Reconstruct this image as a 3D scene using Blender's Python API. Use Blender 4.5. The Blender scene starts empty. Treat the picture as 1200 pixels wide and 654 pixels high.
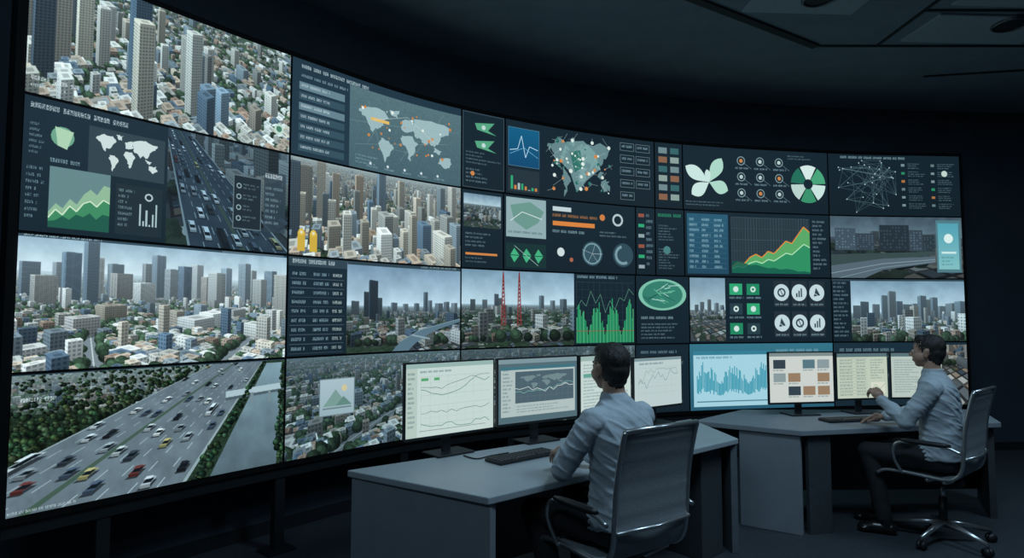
import bpy, math, random
import numpy as np
from mathutils import Vector, Matrix, kdtree, noise
rnd=random.Random(7)
sc=bpy.context.scene
try:
    sc.view_settings.view_transform='Standard'; sc.view_settings.look='None'
except Exception: pass
sc.view_settings.exposure=0; sc.view_settings.gamma=1
EYE=1.55; FP=745.0; TH=math.atan(44/745.0)
# ------------------------------------------------------------------ helpers
def new_mat(name,col,rough=.5,metal=0,var=.0,vscale=20,bump=0,bscale=60,spec=.5,emit=None,estr=0):
    m=bpy.data.materials.new(name); m.use_nodes=True; nt=m.node_tree; b=nt.nodes['Principled BSDF']
    b.inputs['Base Color'].default_value=(*col,1); b.inputs['Roughness'].default_value=rough
    b.inputs['Metallic'].default_value=metal; b.inputs['Specular IOR Level'].default_value=spec
    tc=nt.nodes.new('ShaderNodeTexCoord')
    if var>0:
        n=nt.nodes.new('ShaderNodeTexNoise'); n.inputs['Scale'].default_value=vscale; n.inputs['Detail'].default_value=5
        nt.links.new(tc.outputs['Object'],n.inputs['Vector'])
        r=nt.nodes.new('ShaderNodeValToRGB')
        r.color_ramp.elements[0].position=.3; r.color_ramp.elements[1].position=.7
        r.color_ramp.elements[0].color=(*[c*(1-var) for c in col],1); r.color_ramp.elements[1].color=(*[min(1,c*(1+var)) for c in col],1)
        nt.links.new(n.outputs['Fac'],r.inputs['Fac']); nt.links.new(r.outputs['Color'],b.inputs['Base Color'])
    if bump>0:
        n=nt.nodes.new('ShaderNodeTexNoise'); n.inputs['Scale'].default_value=bscale; n.inputs['Detail'].default_value=4
        nt.links.new(tc.outputs['Object'],n.inputs['Vector'])
        bp=nt.nodes.new('ShaderNodeBump'); bp.inputs['Strength'].default_value=bump; bp.inputs['Distance'].default_value=.01
        nt.links.new(n.outputs['Fac'],bp.inputs['Height']); nt.links.new(bp.outputs['Normal'],b.inputs['Normal'])
    if emit:
        b.inputs['Emission Color'].default_value=(*emit,1); b.inputs['Emission Strength'].default_value=estr
    return m
def mk(name,verts,faces,mat,parent=None,smooth=False,bevel=0):
    me=bpy.data.meshes.new(name); me.from_pydata([tuple(map(float,v)) for v in verts],[],faces); me.update()
    if mat: me.materials.append(mat)
    ob=bpy.data.objects.new(name,me); sc.collection.objects.link(ob)
    if parent: ob.parent=parent
    if smooth: me.polygons.foreach_set('use_smooth',[True]*len(me.polygons))
    if bevel>0:
        bm=ob.modifiers.new('bevel','BEVEL'); bm.width=bevel; bm.segments=3; bm.limit_method='ANGLE'; bm.angle_limit=.6
    return ob
def empty(name):
    e=bpy.data.objects.new(name,None); sc.collection.objects.link(e); e.empty_display_size=.1; return e
def prism_data(pts,z0,z1):
    n=len(pts); a=sum(pts[i][0]*pts[(i+1)%n][1]-pts[(i+1)%n][0]*pts[i][1] for i in range(n))
    if a<0: pts=pts[::-1]
    v=[(x,y,z0) for x,y in pts]+[(x,y,z1) for x,y in pts]
    f=[list(range(n))[::-1],list(range(n,2*n))]+[[i,(i+1)%n,n+(i+1)%n,n+i] for i in range(n)]
    return v,f
def prism(name,pts,z0,z1,mat,parent=None,bevel=0):
    v,f=prism_data(list(pts),z0,z1); return mk(name,v,f,mat,parent,bevel=bevel)
def obox(name,c,ax,size,mat,parent=None,bevel=0,tilt=0):
    ax=Vector((ax[0],ax[1],0)).normalized(); ay=Vector((-ax.y,ax.x,0)); c=Vector(c)
    az=Vector((0,0,1))
    v=[c+ax*(size[0]/2*sx)+ay*(size[1]/2*sy)+az*(size[2]/2*sz) for sz in(-1,1) for sy in(-1,1) for sx in(-1,1)]
    f=[[0,2,3,1],[4,5,7,6],[0,1,5,4],[1,3,7,5],[3,2,6,7],[2,0,4,6]]
    return mk(name,v,f,mat,parent,bevel=bevel)
def tube_data(pts,r,n=12,closed=False):
    P=[Vector(p) for p in pts]; m=len(P); rs=r if hasattr(r,'__len__') else [r]*m
    V=[];F=[]; t0=(P[1]-P[0]).normalized(); u=t0.orthogonal().normalized()
    for i in range(m):
        if i==0:t=P[1]-P[0]
        elif i==m-1:t=P[-1]-P[-2]
        else:t=P[i+1]-P[i-1]
        t.normalize(); u=(u-t*u.dot(t)).normalized(); w=t.cross(u)
        for k in range(n):
            a=2*math.pi*k/n; V.append(P[i]+(u*math.cos(a)+w*math.sin(a))*rs[i])
    for i in range(m-1):
        for k in range(n):
            F.append([i*n+k,i*n+(k+1)%n,(i+1)*n+(k+1)%n,(i+1)*n+k])
    F.append(list(range(n))[::-1]); F.append(list(range((m-1)*n,m*n)))
    return V,F
def tube(name,pts,r,mat,parent=None,n=12):
    v,f=tube_data(pts,r,n); return mk(name,v,f,mat,parent,smooth=True)
def smoothpts(P,k=6):
    P=[np.array(p,float) for p in P]; Q=[2*P[0]-P[1]]+P+[2*P[-1]-P[-2]]; out=[]
    for i in range(1,len(Q)-2):
        for j in range(k):
            t=j/k; a,b,c,d=Q[i-1:i+3]
            out.append(.5*((2*b)+(-a+c)*t+(2*a-5*b+4*c-d)*t*t+(-a+3*b-3*c+d)*t**3))
    out.append(P[-1]); return out
# ------------------------------------------------------------------ wall curve
ctrl=[(16,3.07),(333,4.25),(538,5.38),(757,6.38),(975,6.88),(1131,7.02)]
cp=[((px-600)/FP*d,d) for px,d in ctrl]
dense=np.array(smoothpts(cp,60)); seg=np.hypot(*np.diff(dense,axis=0).T); SS=np.concatenate([[0],np.cumsum(seg)]); TOT=SS[-1]
def wp(s):
    if s<0:
        t=(dense[1]-dense[0]); t=t/np.linalg.norm(t); return dense[0]+t*s
    if s>TOT:
        t=(dense[-1]-dense[-2]); t=t/np.linalg.norm(t); return dense[-1]+t*(s-TOT)
    return np.array([np.interp(s,SS,dense[:,0]),np.interp(s,SS,dense[:,1])])
def wn(s):
    t=wp(s+.05)-wp(s-.05); t/=np.linalg.norm(t); return np.array([t[1],-t[0]])
PIT=.69; ZB=EYE-1.4*PIT; ZT=ZB+4*PIT
def proj_x(X,Y,z):
    return 600+FP*X/(Y*math.cos(TH)+(z-EYE)*math.sin(TH))
def S(px,row):
    z=ZT-(row+.5)*PIT
    return float(np.interp(px,proj_x(dense[:,0],dense[:,1],z),SS))
PPM=450; AW=int(TOT*PPM); AH=int(4*PIT*PPM)
atlas=np.zeros((AH,AW,3),np.float32)
# ------------------------------------------------------------------ 2D canvas
R=np.random.RandomState(3)
def C(*c): return np.array(c,np.float32)
TXT=(.62,.73,.76); BG=(.09,.155,.195)
GRN=(.20,.66,.45); ORG=(.86,.53,.27)
def hull(P):
    P=sorted(map(tuple,P))
    def half(P):
        H=[]
        for p in P:
            while len(H)>1 and (H[-1][0]-H[-2][0])*(p[1]-H[-2][1])-(H[-1][1]-H[-2][1])*(p[0]-H[-2][0])<=0: H.pop()
            H.append(p)
        return H
    return half(P)[:-1]+half(P[::-1])[:-1]
class Cv:
    def __init__(s,A): s.A=A; s.h,s.w=A.shape[:2]
    def sub(s,u0,v0,u1,v1):
        x0,x1=int(u0*s.w),max(int(u0*s.w)+2,int(u1*s.w)); y0,y1=int(v0*s.h),max(int(v0*s.h)+2,int(v1*s.h)); return Cv(s.A[y0:y1,x0:x1])
    def fill(s,c): s.A[:]=c
    def vgrad(s,c0,c1):
        t=np.linspace(0,1,s.h)[:,None,None]; s.A[:]=C(*c0)*(1-t)+C(*c1)*t
    def rect(s,u0,v0,u1,v1,c,a=1):
        x0,x1=sorted((int(round(u0*s.w)),int(round(u1*s.w)))); y0,y1=sorted((int(round(v0*s.h)),int(round(v1*s.h))))
        x1=max(x1,x0+1); y1=max(y1,y0+1); x0=max(x0,0); y0=max(y0,0)
        r=s.A[y0:y1,x0:x1]; r[:]=r*(1-a)+C(*c)*a
    def frame(s,u0,v0,u1,v1,c,t=2):
        a=t/s.w;b=t/s.h
        s.rect(u0,v0,u1,v0+b,c); s.rect(u0,v1-b,u1,v1,c); s.rect(u0,v0,u0+a,v1,c); s.rect(u1-a,v0,u1,v1,c)
    def ppoly(s,P,c,a=1):
        P=np.array(P,float); x0=max(0,int(P[:,0].min())); x1=min(s.w,int(P[:,0].max())+2); y0=max(0,int(P[:,1].min())); y1=min(s.h,int(P[:,1].max())+2)
        if x1<=x0 or y1<=y0: return
        X=np.arange(x0,x1)[None,:]+.5; Y=np.arange(y0,y1)[:,None]+.5; ins=np.zeros((y1-y0,x1-x0),bool)
        n=len(P)
        for i in range(n):
            xa,ya=P[i]; xb,yb=P[(i+1)%n]
            if ya==yb: continue
            ins^=((ya>Y)!=(yb>Y))&(X<(xb-xa)*(Y-ya)/(yb-ya)+xa)
        r=s.A[y0:y1,x0:x1]; r[ins]=r[ins]*(1-a)+C(*c)*a
    def poly(s,P,c,a=1): s.ppoly([(u*s.w,v*s.h) for u,v in P],c,a)
    def line(s,P,t,c,a=1):
        for (u0,v0),(u1,v1) in zip(P[:-1],P[1:]):
            x0,y0,x1,y1=u0*s.w,v0*s.h,u1*s.w,v1*s.h; L=math.hypot(x1-x0,y1-y0)+1e-6; nx,ny=-(y1-y0)/L*t/2,(x1-x0)/L*t/2
            s.ppoly([(x0+nx,y0+ny),(x1+nx,y1+ny),(x1-nx,y1-ny),(x0-nx,y0-ny)],c,a)
    def circ(s,u,v,r,c,r0=0,a=1,a0=0,a1=7,asp=1):
        cx,cy,R_=u*s.w,v*s.h,r*s.h; x0=max(0,int(cx-R_*asp));x1=min(s.w,int(cx+R_*asp)+2);y0=max(0,int(cy-R_));y1=min(s.h,int(cy+R_)+2)
        if x1<=x0 or y1<=y0: return
        X=(np.arange(x0,x1)[None,:]+.5-cx)/asp; Y=np.arange(y0,y1)[:,None]+.5-cy; d=np.hypot(X,Y); m=(d<R_)&(d>=r0*s.h)
        if a1<6.5: an=np.arctan2(Y,X)%(2*math.pi); m&=(an>=a0)&(an<a1)
        g=s.A[y0:y1,x0:x1]; g[m]=g[m]*(1-a)+C(*c)*a
    def text(s,u0,v,u1,hgt,c=TXT,a=.8):
        x0,x1=max(0,int(u0*s.w)),min(s.w,int(u1*s.w)); hh=max(2,int(hgt*s.h)); y0=int(v*s.h); y1=min(s.h,y0+hh)
        if x1-x0<2 or y1<=y0 or y0<0: return
        m=(R.rand(y1-y0,x1-x0)>.4).astype(np.float32); cw=max(3,int(hh*.62)); xs=np.arange(x1-x0); m[:,xs%cw==cw-1]=0
        x=0
        while x<x1-x0:
            x+=R.randint(3,9)*cw; m[:,x:x+cw]=0; x+=cw
        m=(m*a)[...,None]; r=s.A[y0:y1,x0:x1]; r[:]=r*(1-m)+C(*c)*m
    def block(s,u0,v0,u1,v1,n,c=TXT,a=.65,fill=.5):
        st=(v1-v0)/n
        for i in range(n): s.text(u0,v0+i*st,u0+(u1-u0)*(.45+.55*R.rand()),st*fill,c,a)
    def noise(s,amp,sc_=4):
        hh,ww=s.h//sc_+2,s.w//sc_+2; n=R.rand(hh,ww).astype(np.float32); n=np.kron(n,np.ones((sc_,sc_)))[:s.h,:s.w]; s.A[:]*=(1-amp+2*amp*n)[...,None]
    def soft(s,k=.5):
        A=s.A.copy(); B=A.copy(); B[1:-1,1:-1]=(A[:-2,1:-1]+A[2:,1:-1]+A[1:-1,:-2]+A[1:-1,2:])/4; s.A[:]=A*(1-k)+B*k
    def grade(s,mul=(1,1,1),sat=1,con=1,piv=.4):
        g=s.A.mean(axis=2,keepdims=True); a=g+(s.A-g)*sat; a=(a-piv)*con+piv; s.A[:]=np.clip(a*C(*mul),0,1)
def lown(h,w,n,seed):
    r=np.random.RandomState(seed).rand(n+2,int(n*w/h)+3); yi=np.linspace(0,n,h); xi=np.linspace(0,n*w/h,w)
    y0=yi.astype(int); x0=xi.astype(int); fy=(yi-y0)[:,None]; fx=(xi-x0)[None,:]; fy=fy*fy*(3-2*fy); fx=fx*fx*(3-2*fx)
    return (r[y0][:,x0]*(1-fy)*(1-fx)+r[y0+1][:,x0]*fy*(1-fx)+r[y0][:,x0+1]*(1-fy)*fx+r[y0+1][:,x0+1]*fy*fx)
def fbm(h,w,n,seed): return (lown(h,w,n,seed)+.5*lown(h,w,n*2,seed+1)+.25*lown(h,w,n*4,seed+2)+.15*lown(h,w,n*8,seed+3))/1.9
WORLD=[[(.05,.15),(.15,.1),(.28,.1),(.33,.2),(.27,.3),(.25,.4),(.2,.42),(.17,.5),(.12,.38),(.1,.28),(.04,.22)],[(.33,.05),(.42,.04),(.4,.16),(.35,.16)],
[(.25,.55),(.33,.58),(.37,.66),(.32,.8),(.28,.95),(.26,.8),(.23,.65)],[(.45,.18),(.55,.12),(.57,.3),(.5,.36),(.45,.34)],
[(.45,.42),(.55,.4),(.6,.52),(.57,.68),(.53,.82),(.5,.68),(.48,.58),(.43,.52)],[(.56,.12),(.75,.06),(.93,.12),(.9,.25),(.84,.3),(.8,.45),(.75,.5),(.72,.42),(.68,.52),(.64,.42),(.58,.4),(.57,.28)],
[(.76,.52),(.85,.56),(.82,.62),(.78,.6)],[(.82,.68),(.92,.66),(.94,.78),(.88,.84),(.81,.78)]]
def world(cv,c,a=1,jit=.012):
    for P in WORLD:
        Q=[]
        for i in range(len(P)):
            p,q=P[i],P[(i+1)%len(P)]
            for t in (0,.33,.66): Q.append((p[0]+(q[0]-p[0])*t+R.uniform(-jit,jit),p[1]+(q[1]-p[1])*t+R.uniform(-jit,jit)*1.5))
        cv.poly(Q,c,a)
def vquad(cv,xa,xb,ta,tb,ba,bb,col,nu,nv,wc):
    if xa>xb: xa,xb,ta,tb,ba,bb=xb,xa,tb,ta,bb,ba
    x0=max(0,int(math.ceil(xa-.5))); x1=min(cv.w,int(math.ceil(xb-.5)))
    if x1<=x0 or xb-xa<.3: return
    xs=np.arange(x0,x1)+.5; t=(xs-xa)/(xb-xa); top=ta+(tb-ta)*t; bot=ba+(bb-ba)*t
    y0=max(0,int(top.min())); y1=min(cv.h,int(bot.max())+1)
    if y1<=y0: return
    ys=(np.arange(y0,y1)+.5)[:,None]; m=(ys>=top)&(ys<bot); vv=(ys-top)/(np.maximum(bot-top,1e-3))
    win=(((t*nu)%1)[None,:]<.62)&(((vv*nv)%1)<.58)&(vv>.03)
    c=np.where(win[...,None],C(*wc),C(*col))*(1.06-.2*vv[...,None]); g=cv.A[y0:y1,x0:x1]; g[m]=c[m]
PAL=[(.70,.68,.64),(.84,.84,.81),(.54,.58,.60),(.46,.53,.58),(.76,.69,.61),(.36,.45,.53),(.90,.90,.88),(.66,.53,.45),(.78,.77,.74),(.72,.62,.54)]
TALLPAL=[(.36,.46,.55),(.50,.56,.60),(.80,.78,.73),(.74,.69,.62),(.88,.87,.84),(.60,.60,.58)]
def city(cv,hor,H=120,f=1.0,seed=1,n=500,hr=(6,20),dr=(150,2500),haze=(.72,.78,.80),hz=2200,veg=.5,sky=((.52,.63,.71),(.84,.88,.89)),big=(),yaw=.5,lum=1,cell=10,tallp=.12,pal=PAL,road=None,bs=(7,15),ntree=None,tall=(1.8,3.6)):
    w,h=cv.w,cv.h; F=f*w; hy=hor*h; rs=np.random.RandomState(seed); hc=C(*haze)
    if hor>0:
        k=max(2,min(h,int(hy)+1)); t=np.linspace(0,1,k)[:,None,None]; cv.A[:k]=C(*sky[0])*(1-t)+C(*sky[1])*t
        cl=fbm(k,w,3,seed+50)[...,None]; cv.A[:k]+= (cl-.5)*.12
    y0=max(0,int(hy)+1); ys=np.arange(y0,h)+.5; D=(F*H/(ys-hy))[:,None]; X=(np.arange(w)+.5-w/2)[None,:]*D/F; D=D+0*X
    ca,sa=math.cos(yaw),math.sin(yaw); a=(X*ca+D*sa)/cell; b=(-X*sa+D*ca)/cell
    T=rs.randint(0,len(pal),(97,89)); P=np.array(pal,np.float32); ia=np.floor(a).astype(int); ib=np.floor(b).astype(int)
    g=P[T[ia%97,ib%89]]*(.6+.5*rs.rand(97,89)[ia%97,ib%89])[...,None]
    fa,fb=a-ia,b-ib; g*=np.where((fa<.25)|(fb<.22),.42,1)[...,None]; st=((ia%7)==0)|((ib%9)==0); g[st]=C(.36,.39,.41)*.9
    hn=h-y0
    N=rs.rand(64,64); 
    def gn(sc2):
        a2,b2=X/sc2,D/sc2; i0=np.floor(a2).astype(int); j0=np.floor(b2).astype(int); fx=a2-i0; fy=b2-j0; fx=fx*fx*(3-2*fx); fy=fy*fy*(3-2*fy)
        return N[i0%64,j0%64]*(1-fx)*(1-fy)+N[(i0+1)%64,j0%64]*fx*(1-fy)+N[i0%64,(j0+1)%64]*(1-fx)*fy+N[(i0+1)%64,(j0+1)%64]*fx*fy
    vn=gn(55)*.55+gn(17)*.3+gn(6)*.25; vn2=rs.rand(hn,w)
    m=vn<veg+.02
    g[m]=(np.array([.25,.34,.24])*(.5+.55*vn2[...,None]+.4*gn(4)[...,None]))[m]
    if road is not None:
        rm,lm=road(X,D); g[rm]=C(.48,.51,.53); g[lm]=C(.8,.8,.78)
    g*=lum; hz_=(1-np.exp(-D/hz))[...,None]; cv.A[y0:]=g*(1-hz_)+hc*hz_
    L=[]; dmin=max(dr[0],F*H/(h*1.12-hy)); 
    for i in range(n):
        d=1/rs.uniform(1/dr[1],1/dmin) if rs.rand()<.6 else rs.uniform(dmin,dr[1])
        x=rs.uniform(-.6,.6)*w*d/F; hh=rs.uniform(*hr); pl=pal; sz=rs.uniform(*bs)
        if rs.rand()<tallp: hh*=rs.uniform(*tall); pl=TALLPAL; sz*=1.15
        if road is not None:
            r0,_=road(np.array([[x-sz*.6,x,x+sz*.6]]),np.array([[d,d,d]]))
            if r0.any(): continue
        L.append((d,x,hh,sz,sz*rs.uniform(.6,1.7),pl[rs.randint(len(pl))],yaw+rs.uniform(-.15,.15)))
    for (u,d,sz,hh,col) in big: L.append((d,(u-.5)*w*d/F,hh,sz,sz*.8,col,yaw))
    for i in range(int(n*1.3) if ntree is None else ntree):
        d=1/rs.uniform(1/(dmin*4),1/dmin); x=rs.uniform(-.6,.6)*w*d/F; L.append((d,x,-1,rs.uniform(3,7),0,0,0))
    L.sort(key=lambda q:-q[0])
    for d,x,hh,sx,sy,col,yw in L:
        hf=1-math.exp(-d/hz)
        if hh<0:
            if road is not None and road(np.array([[x]]),np.array([[d]]))[0].any(): continue
            r=sx*F/d; px,py=w/2+F*x/d,hy+F*H/d-r*.6; b_=np.array([.19,.27,.19])*lum*rs.uniform(.6,1.3)
            for k_,(ox,oy,q_,m_) in enumerate(((0,.15,1,.7),(-.15,-.2,.75,1.1),(-.3,-.4,.4,1.5))):
                cv.circ((px+ox*r)/w,(py+oy*r)/h,q_*r/h*.8,b_*m_*(1-hf)+hc*hf,asp=1.2)
            continue
        c_,s_=math.cos(yw),math.sin(yw)
        K=[(x+c_*px*sx-s_*py*sy,d+s_*px*sx+c_*py*sy) for px,py in((-.5,-.5),(.5,-.5),(.5,.5),(-.5,.5))]
        if min(k[1] for k in K)<20: continue
        pr=lambda kx,kd,z=0:(w/2+F*kx/kd,hy+F*(H-z)/kd)
        Q=[(w/2+F*kx/kd,hy+F*(H-hh)/kd,hy+F*H/kd) for kx,kd in K]
        if max(q[0] for q in Q)<-20 or min(q[0] for q in Q)>w+20 or min(q[1] for q in Q)>h: continue
        sh_=min(hh,60)*.55; HP=[pr(*k) for k in K]+[pr(k[0]+sh_,k[1]-sh_*.15) for k in K]
        cv.ppoly(hull(HP),(.08*(1-hf)+hc[0]*hf,.11*(1-hf)+hc[1]*hf,.13*(1-hf)+hc[2]*hf),.5)
        col=np.array(col)*rs.uniform(.82,1.12)
        for i in range(4):
            (ax,ad),(bx,bd)=K[i],K[(i+1)%4]; nx,ny=bd-ad,-(bx-ax)
            if nx*(-(ax+bx)/2)+ny*(-(ad+bd)/2)<=0: continue
            ln=math.hypot(nx,ny); sh=.60+.5*max(0,(-nx*.85-ny*.45)/ln); cc=col*sh*lum; wc=cc*C(.66,.71,.75)
            cc=cc*(1-hf)+hc*hf; wc=wc*(1-hf)+hc*hf; L_=math.hypot(bx-ax,bd-ad)
            vquad(cv,Q[i][0],Q[(i+1)%4][0],Q[i][1],Q[(i+1)%4][1],Q[i][2],Q[(i+1)%4][2],cc,max(2,round(L_/3.2)),max(2,round(hh/3.4)),wc)
        if hh<H:
            rc=(col*1.12*lum)*(1-hf)+hc*hf; cv.ppoly([(q[0],q[1]) for q in Q],np.clip(rc,0,1))
            mx=sum(p[0] for p in Q)/4; my=sum(p[1] for p in Q)/4; m=[(q[0]*.5+mx*.5,q[1]*.5+my*.5) for q in Q]
            cv.ppoly(m,np.clip(rc*.8,0,1))
    cv.soft(.4)
CARC=[(.85,.87,.88),(.75,.77,.78),(.16,.17,.19),(.24,.27,.31),(.9,.9,.88),(.55,.58,.6),(.62,.65,.67),(.30,.36,.44),(.9,.9,.9),(.8,.82,.83),(.12,.13,.15),(.46,.22,.2),(.72,.66,.42)]
def hwy(cv,vp,xl,xr,lanes,ncar,dmax,seed,asph=(.36,.39,.41),carmul=1,vlen=.055,median=None,cs=1.0):
    w,h=cv.w,cv.h; vv=((np.arange(h)+.5)/h)[:,None]; uu=((np.arange(w)+.5)/w)[None,:]; dv=np.maximum(vv-vp[1],1e-3); X=(uu-vp[0])/dv; D=1/dv+0*X
    m=(X>xl)&(X<xr)&(vv>vp[1]+.02); n=fbm(h,w,10,seed)[...,None]; cv.A[m]=(C(*asph)*(.88+.24*n))[m]
    lw=(xr-xl)/lanes; fx=((X-xl)/lw); ln=(np.abs(fx-np.round(fx))<.03)&m&(((D*9)%1)<.5); cv.A[ln]=C(.66,.70,.72)*carmul
    for e in(xl,xr): cv.A[(np.abs(X-e)<lw*.08)&(vv>vp[1]+.02)]=C(.6,.64,.65)*carmul
    if median:
        cv.A[(np.abs(X-median)<lw*.16)&(vv>vp[1]+.02)]=C(.30,.38,.32)*carmul
    rs=np.random.RandomState(seed); cars=[]
    for i in range(ncar): cars.append((rs.uniform(.12,dmax),rs.randint(lanes)))
    cars.sort(); last={}
    for d,l in cars:
        if l in last and d/last[l]<1.13: continue
        last[l]=d; X0=xl+(l+.5+rs.uniform(-.08,.08))*lw; wx=lw*.25*cs; bus=rs.rand()<.06; q=vlen*(2.2 if bus else 1)*rs.uniform(.9,1.2)
        c=np.array(CARC[rs.randint(len(CARC))])*carmul; d1,d0=d*(1+q),d*(1-q); up=d*wx*1.2*(w/h)*(1.5 if bus else 1)
        pt=lambda X_,d_,z=0:(vp[0]+X_*d_,vp[1]+d_-z)
        cv.poly([pt(X0-wx*1.25,d0),pt(X0+wx*1.1,d0),pt(X0+wx*1.1,d1*1.01),pt(X0-wx*1.35,d1*1.01)],(.1,.11,.12),.65)
        cv.poly([pt(X0-wx,d1,up*.55),pt(X0+wx,d1,up*.55),pt(X0+wx,d1),pt(X0-wx,d1)],c*.7)
        cv.poly([pt(X0-wx,d0,up*.55),pt(X0+wx,d0,up*.55),pt(X0+wx,d1,up*.55),pt(X0-wx,d1,up*.55)],c*.95)
        cv.poly([pt(X0-wx*.85,d0*1.01,up*.6),pt(X0+wx*.85,d0*1.01,up*.6),pt(X0+wx*.85,d*(1+q*.55),up*.55),pt(X0-wx*.85,d*(1+q*.55),up*.55)],(.1,.13,.16))
        cv.poly([pt(X0-wx*.75,d*(1-q*.6),up),pt(X0+wx*.75,d*(1-q*.6),up),pt(X0+wx*.75,d*(1+q*.25),up),pt(X0-wx*.75,d*(1+q*.25),up)],np.clip(c*1.08,0,1))
def trees(cv,fn,n,r,seed,base=(.13,.19,.13)):
    rs=np.random.RandomState(seed); L=[]
    for i in range(n):
        u,v=fn(rs); L.append((v,u))
    for v,u in sorted(L):
        k=r*rs.uniform(.5,1.25)*(.45+v); b=np.array(base)*rs.uniform(.55,1.5)*np.array([rs.uniform(.8,1.2),1,rs.uniform(.85,1.1)])
        cv.circ(u,v,k,b*.55,asp=1.2); cv.circ(u-.003,v-k*.2,k*.75,b); cv.circ(u-.006,v-k*.4,k*.4,b*1.5)
def area(cv,vals,c,base=1.,a=1,top=None):
    n=len(vals); P=[(i/(n-1),base-v) for i,v in enumerate(vals)]; cv.poly(P+[(1,base),(0,base)],c,a)
    if top: cv.line(P,max(2,cv.h*.02),top)
def walk(n,s,sl=0,lo=.05,hi=.95,v0=.3):
    v=v0; o=[]
    for i in range(n): v=min(hi,max(lo,v+R.uniform(-s,s)+sl)); o.append(v)
    return o
def grid(cv,nx,ny,c=(.25,.32,.36),a=.5):
    for i in range(nx+1): cv.rect(i/nx,0,i/nx+1.5/cv.w,1,c,a)
    for i in range(ny+1): cv.rect(0,i/ny,1,i/ny+1.5/cv.h,c,a)
def dash(cv,k=1): cv.vgrad(tuple(c*k for c in BG),tuple(c*k*.85 for c in BG)); cv.noise(.03,3)
# ------------------------------------------------------------------ panels
sa_=S(336,2); sb_=S(540,2); sc_=S(975,2)
panels=[]
def pan(row,s0,s1):
    x0,x1=int(s0*PPM),int(s1*PPM); y0,y1=int(row*PIT*PPM),int((row+1)*PIT*PPM); panels.append((row,s0,s1)); return Cv(atlas[y0:min(y1,AH),x0:min(x1,AW)])
# row 0
c=pan(0,0,sa_)
city(c,-.45,H=190,f=.95,seed=11,n=1300,hr=(4,12),dr=(255,1200),hz=4200,veg=.50,cell=8,yaw=.62,lum=.98,tallp=.045,bs=(6,14),tall=(3,7),
 big=[(.37,262,17,110,(.88,.84,.76)),(.355,300,20,175,(.36,.47,.56)),(.56,290,16,110,(.86,.85,.81)),(.535,335,16,88,(.76,.75,.71)),(.10,330,17,115,(.76,.72,.66)),(.17,345,16,95,(.84,.80,.72)),(.05,300,17,95,(.42,.50,.58)),(.23,360,14,80,(.78,.76,.72)),(.015,330,17,110,(.66,.64,.60)),(.62,400,15,62,(.84,.82,.78)),(.13,420,16,100,(.52,.58,.62)),(.04,400,16,110,(.8,.76,.7)),(.62,275,15,55,(.46,.56,.64)),(.68,290,15,48,(.50,.60,.68)),(.9,330,16,45,(.78,.76,.72)),(.83,300,14,32,(.72,.66,.6))])
c.grade((.93,.98,.99),.78,1.14,.44); c.text(.02,.86,.16,.035,(.9,.92,.92)); c.text(.02,.92,.12,.025,(.8,.85,.85)); c.circ(.945,.78,.05,(.8,.88,.82)); c.circ(.945,.78,.03,(.3,.5,.4))
c=pan(0,sa_,sb_); c.fill((.14,.22,.27)); c.text(.05,.06,.42,.04,(.85,.9,.9)); c.text(.05,.16,.3,.03)
for i in range(7):
    v=.24+i*.105; c.rect(.04,v,.28,v+.075,(.42,.52,.56) if i in(0,2) else (.22,.32,.37)); c.text(.05,v+.02,.2,.03,(.85,.88,.88))
q=c.sub(.31,.1,1,1); q.vgrad((.36,.46,.48),(.29,.39,.42)); q.noise(.05,4); world(q.sub(.04,.12,.96,.9),(.68,.77,.77),.9)
for i in range(34): u,v=R.uniform(.1,.9),R.uniform(.15,.7); q.circ(u,v,R.uniform(.008,.022),ORG if R.rand()<.6 else (.95,.95,.9))
q.rect(.18,.32,.34,.36,(.95,.75,.4)); q.block(.05,.82,.3,.95,3); q.line([(.2,.35),(.5,.2),(.75,.45)],2,(.85,.88,.86),.6)
for i in range(9): q.line([(R.rand(),R.rand()*.8),(R.rand(),R.rand()*.8)],1.4,(.6,.68,.68),.5)
for i in range(5): q.circ(.18+i*.15,.90,.018,(.85,.88,.88)); q.text(.15+i*.15,.93,.24+i*.15,.025)
c=pan(0,sb_,S(592,0)); dash(c); c.frame(.03,.02,.97,.98,(.3,.36,.4))
for v in(.15,.38): c.poly([(.3,v),(.75,v-.04),(.6,v+.07),(.8,v+.12),(.35,v+.08)],(.35,.66,.5)); c.circ(.5,v+.04,.03,(.8,.86,.83))
c.block(.1,.52,.9,.7,4); c.block(.1,.74,.85,.94,4); c.circ(.25,.8,.03,ORG)
c=pan(0,S(592,0),S(767,0)); dash(c)
q=c.sub(.02,.1,.22,.62); q.vgrad((.08,.38,.52),(.06,.29,.44)); q.line([(.05,.6),(.3,.55),(.42,.2),(.55,.75),(.68,.45),(.95,.52)],3,(.8,.9,.95)); q.line([(.05,.7),(.5,.5),(.95,.72)],2,(.5,.75,.85)); q.frame(0,0,1,1,(.35,.5,.58))
q=c.sub(.02,.66,.22,.96); q.fill((.15,.2,.23)); [q.rect(.08+i*.11,.9-R.rand()*.7,.15+i*.11,.9,(GRN,ORG,(.7,.75,.75))[i%3]) for i in range(8)]
q=c.sub(.26,.04,.72,.97); world(q.sub(-0,.05,1,1),(.48,.60,.60),.85,.03)
q.poly([(.3,.15),(.55,.1),(.72,.25),(.8,.5),(.6,.7),(.45,.9),(.35,.6),(.2,.45)],(.52,.66,.65),.8); q.poly([(.35,.3),(.5,.25),(.55,.5),(.42,.6)],(.15,.42,.36),.8)
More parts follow.
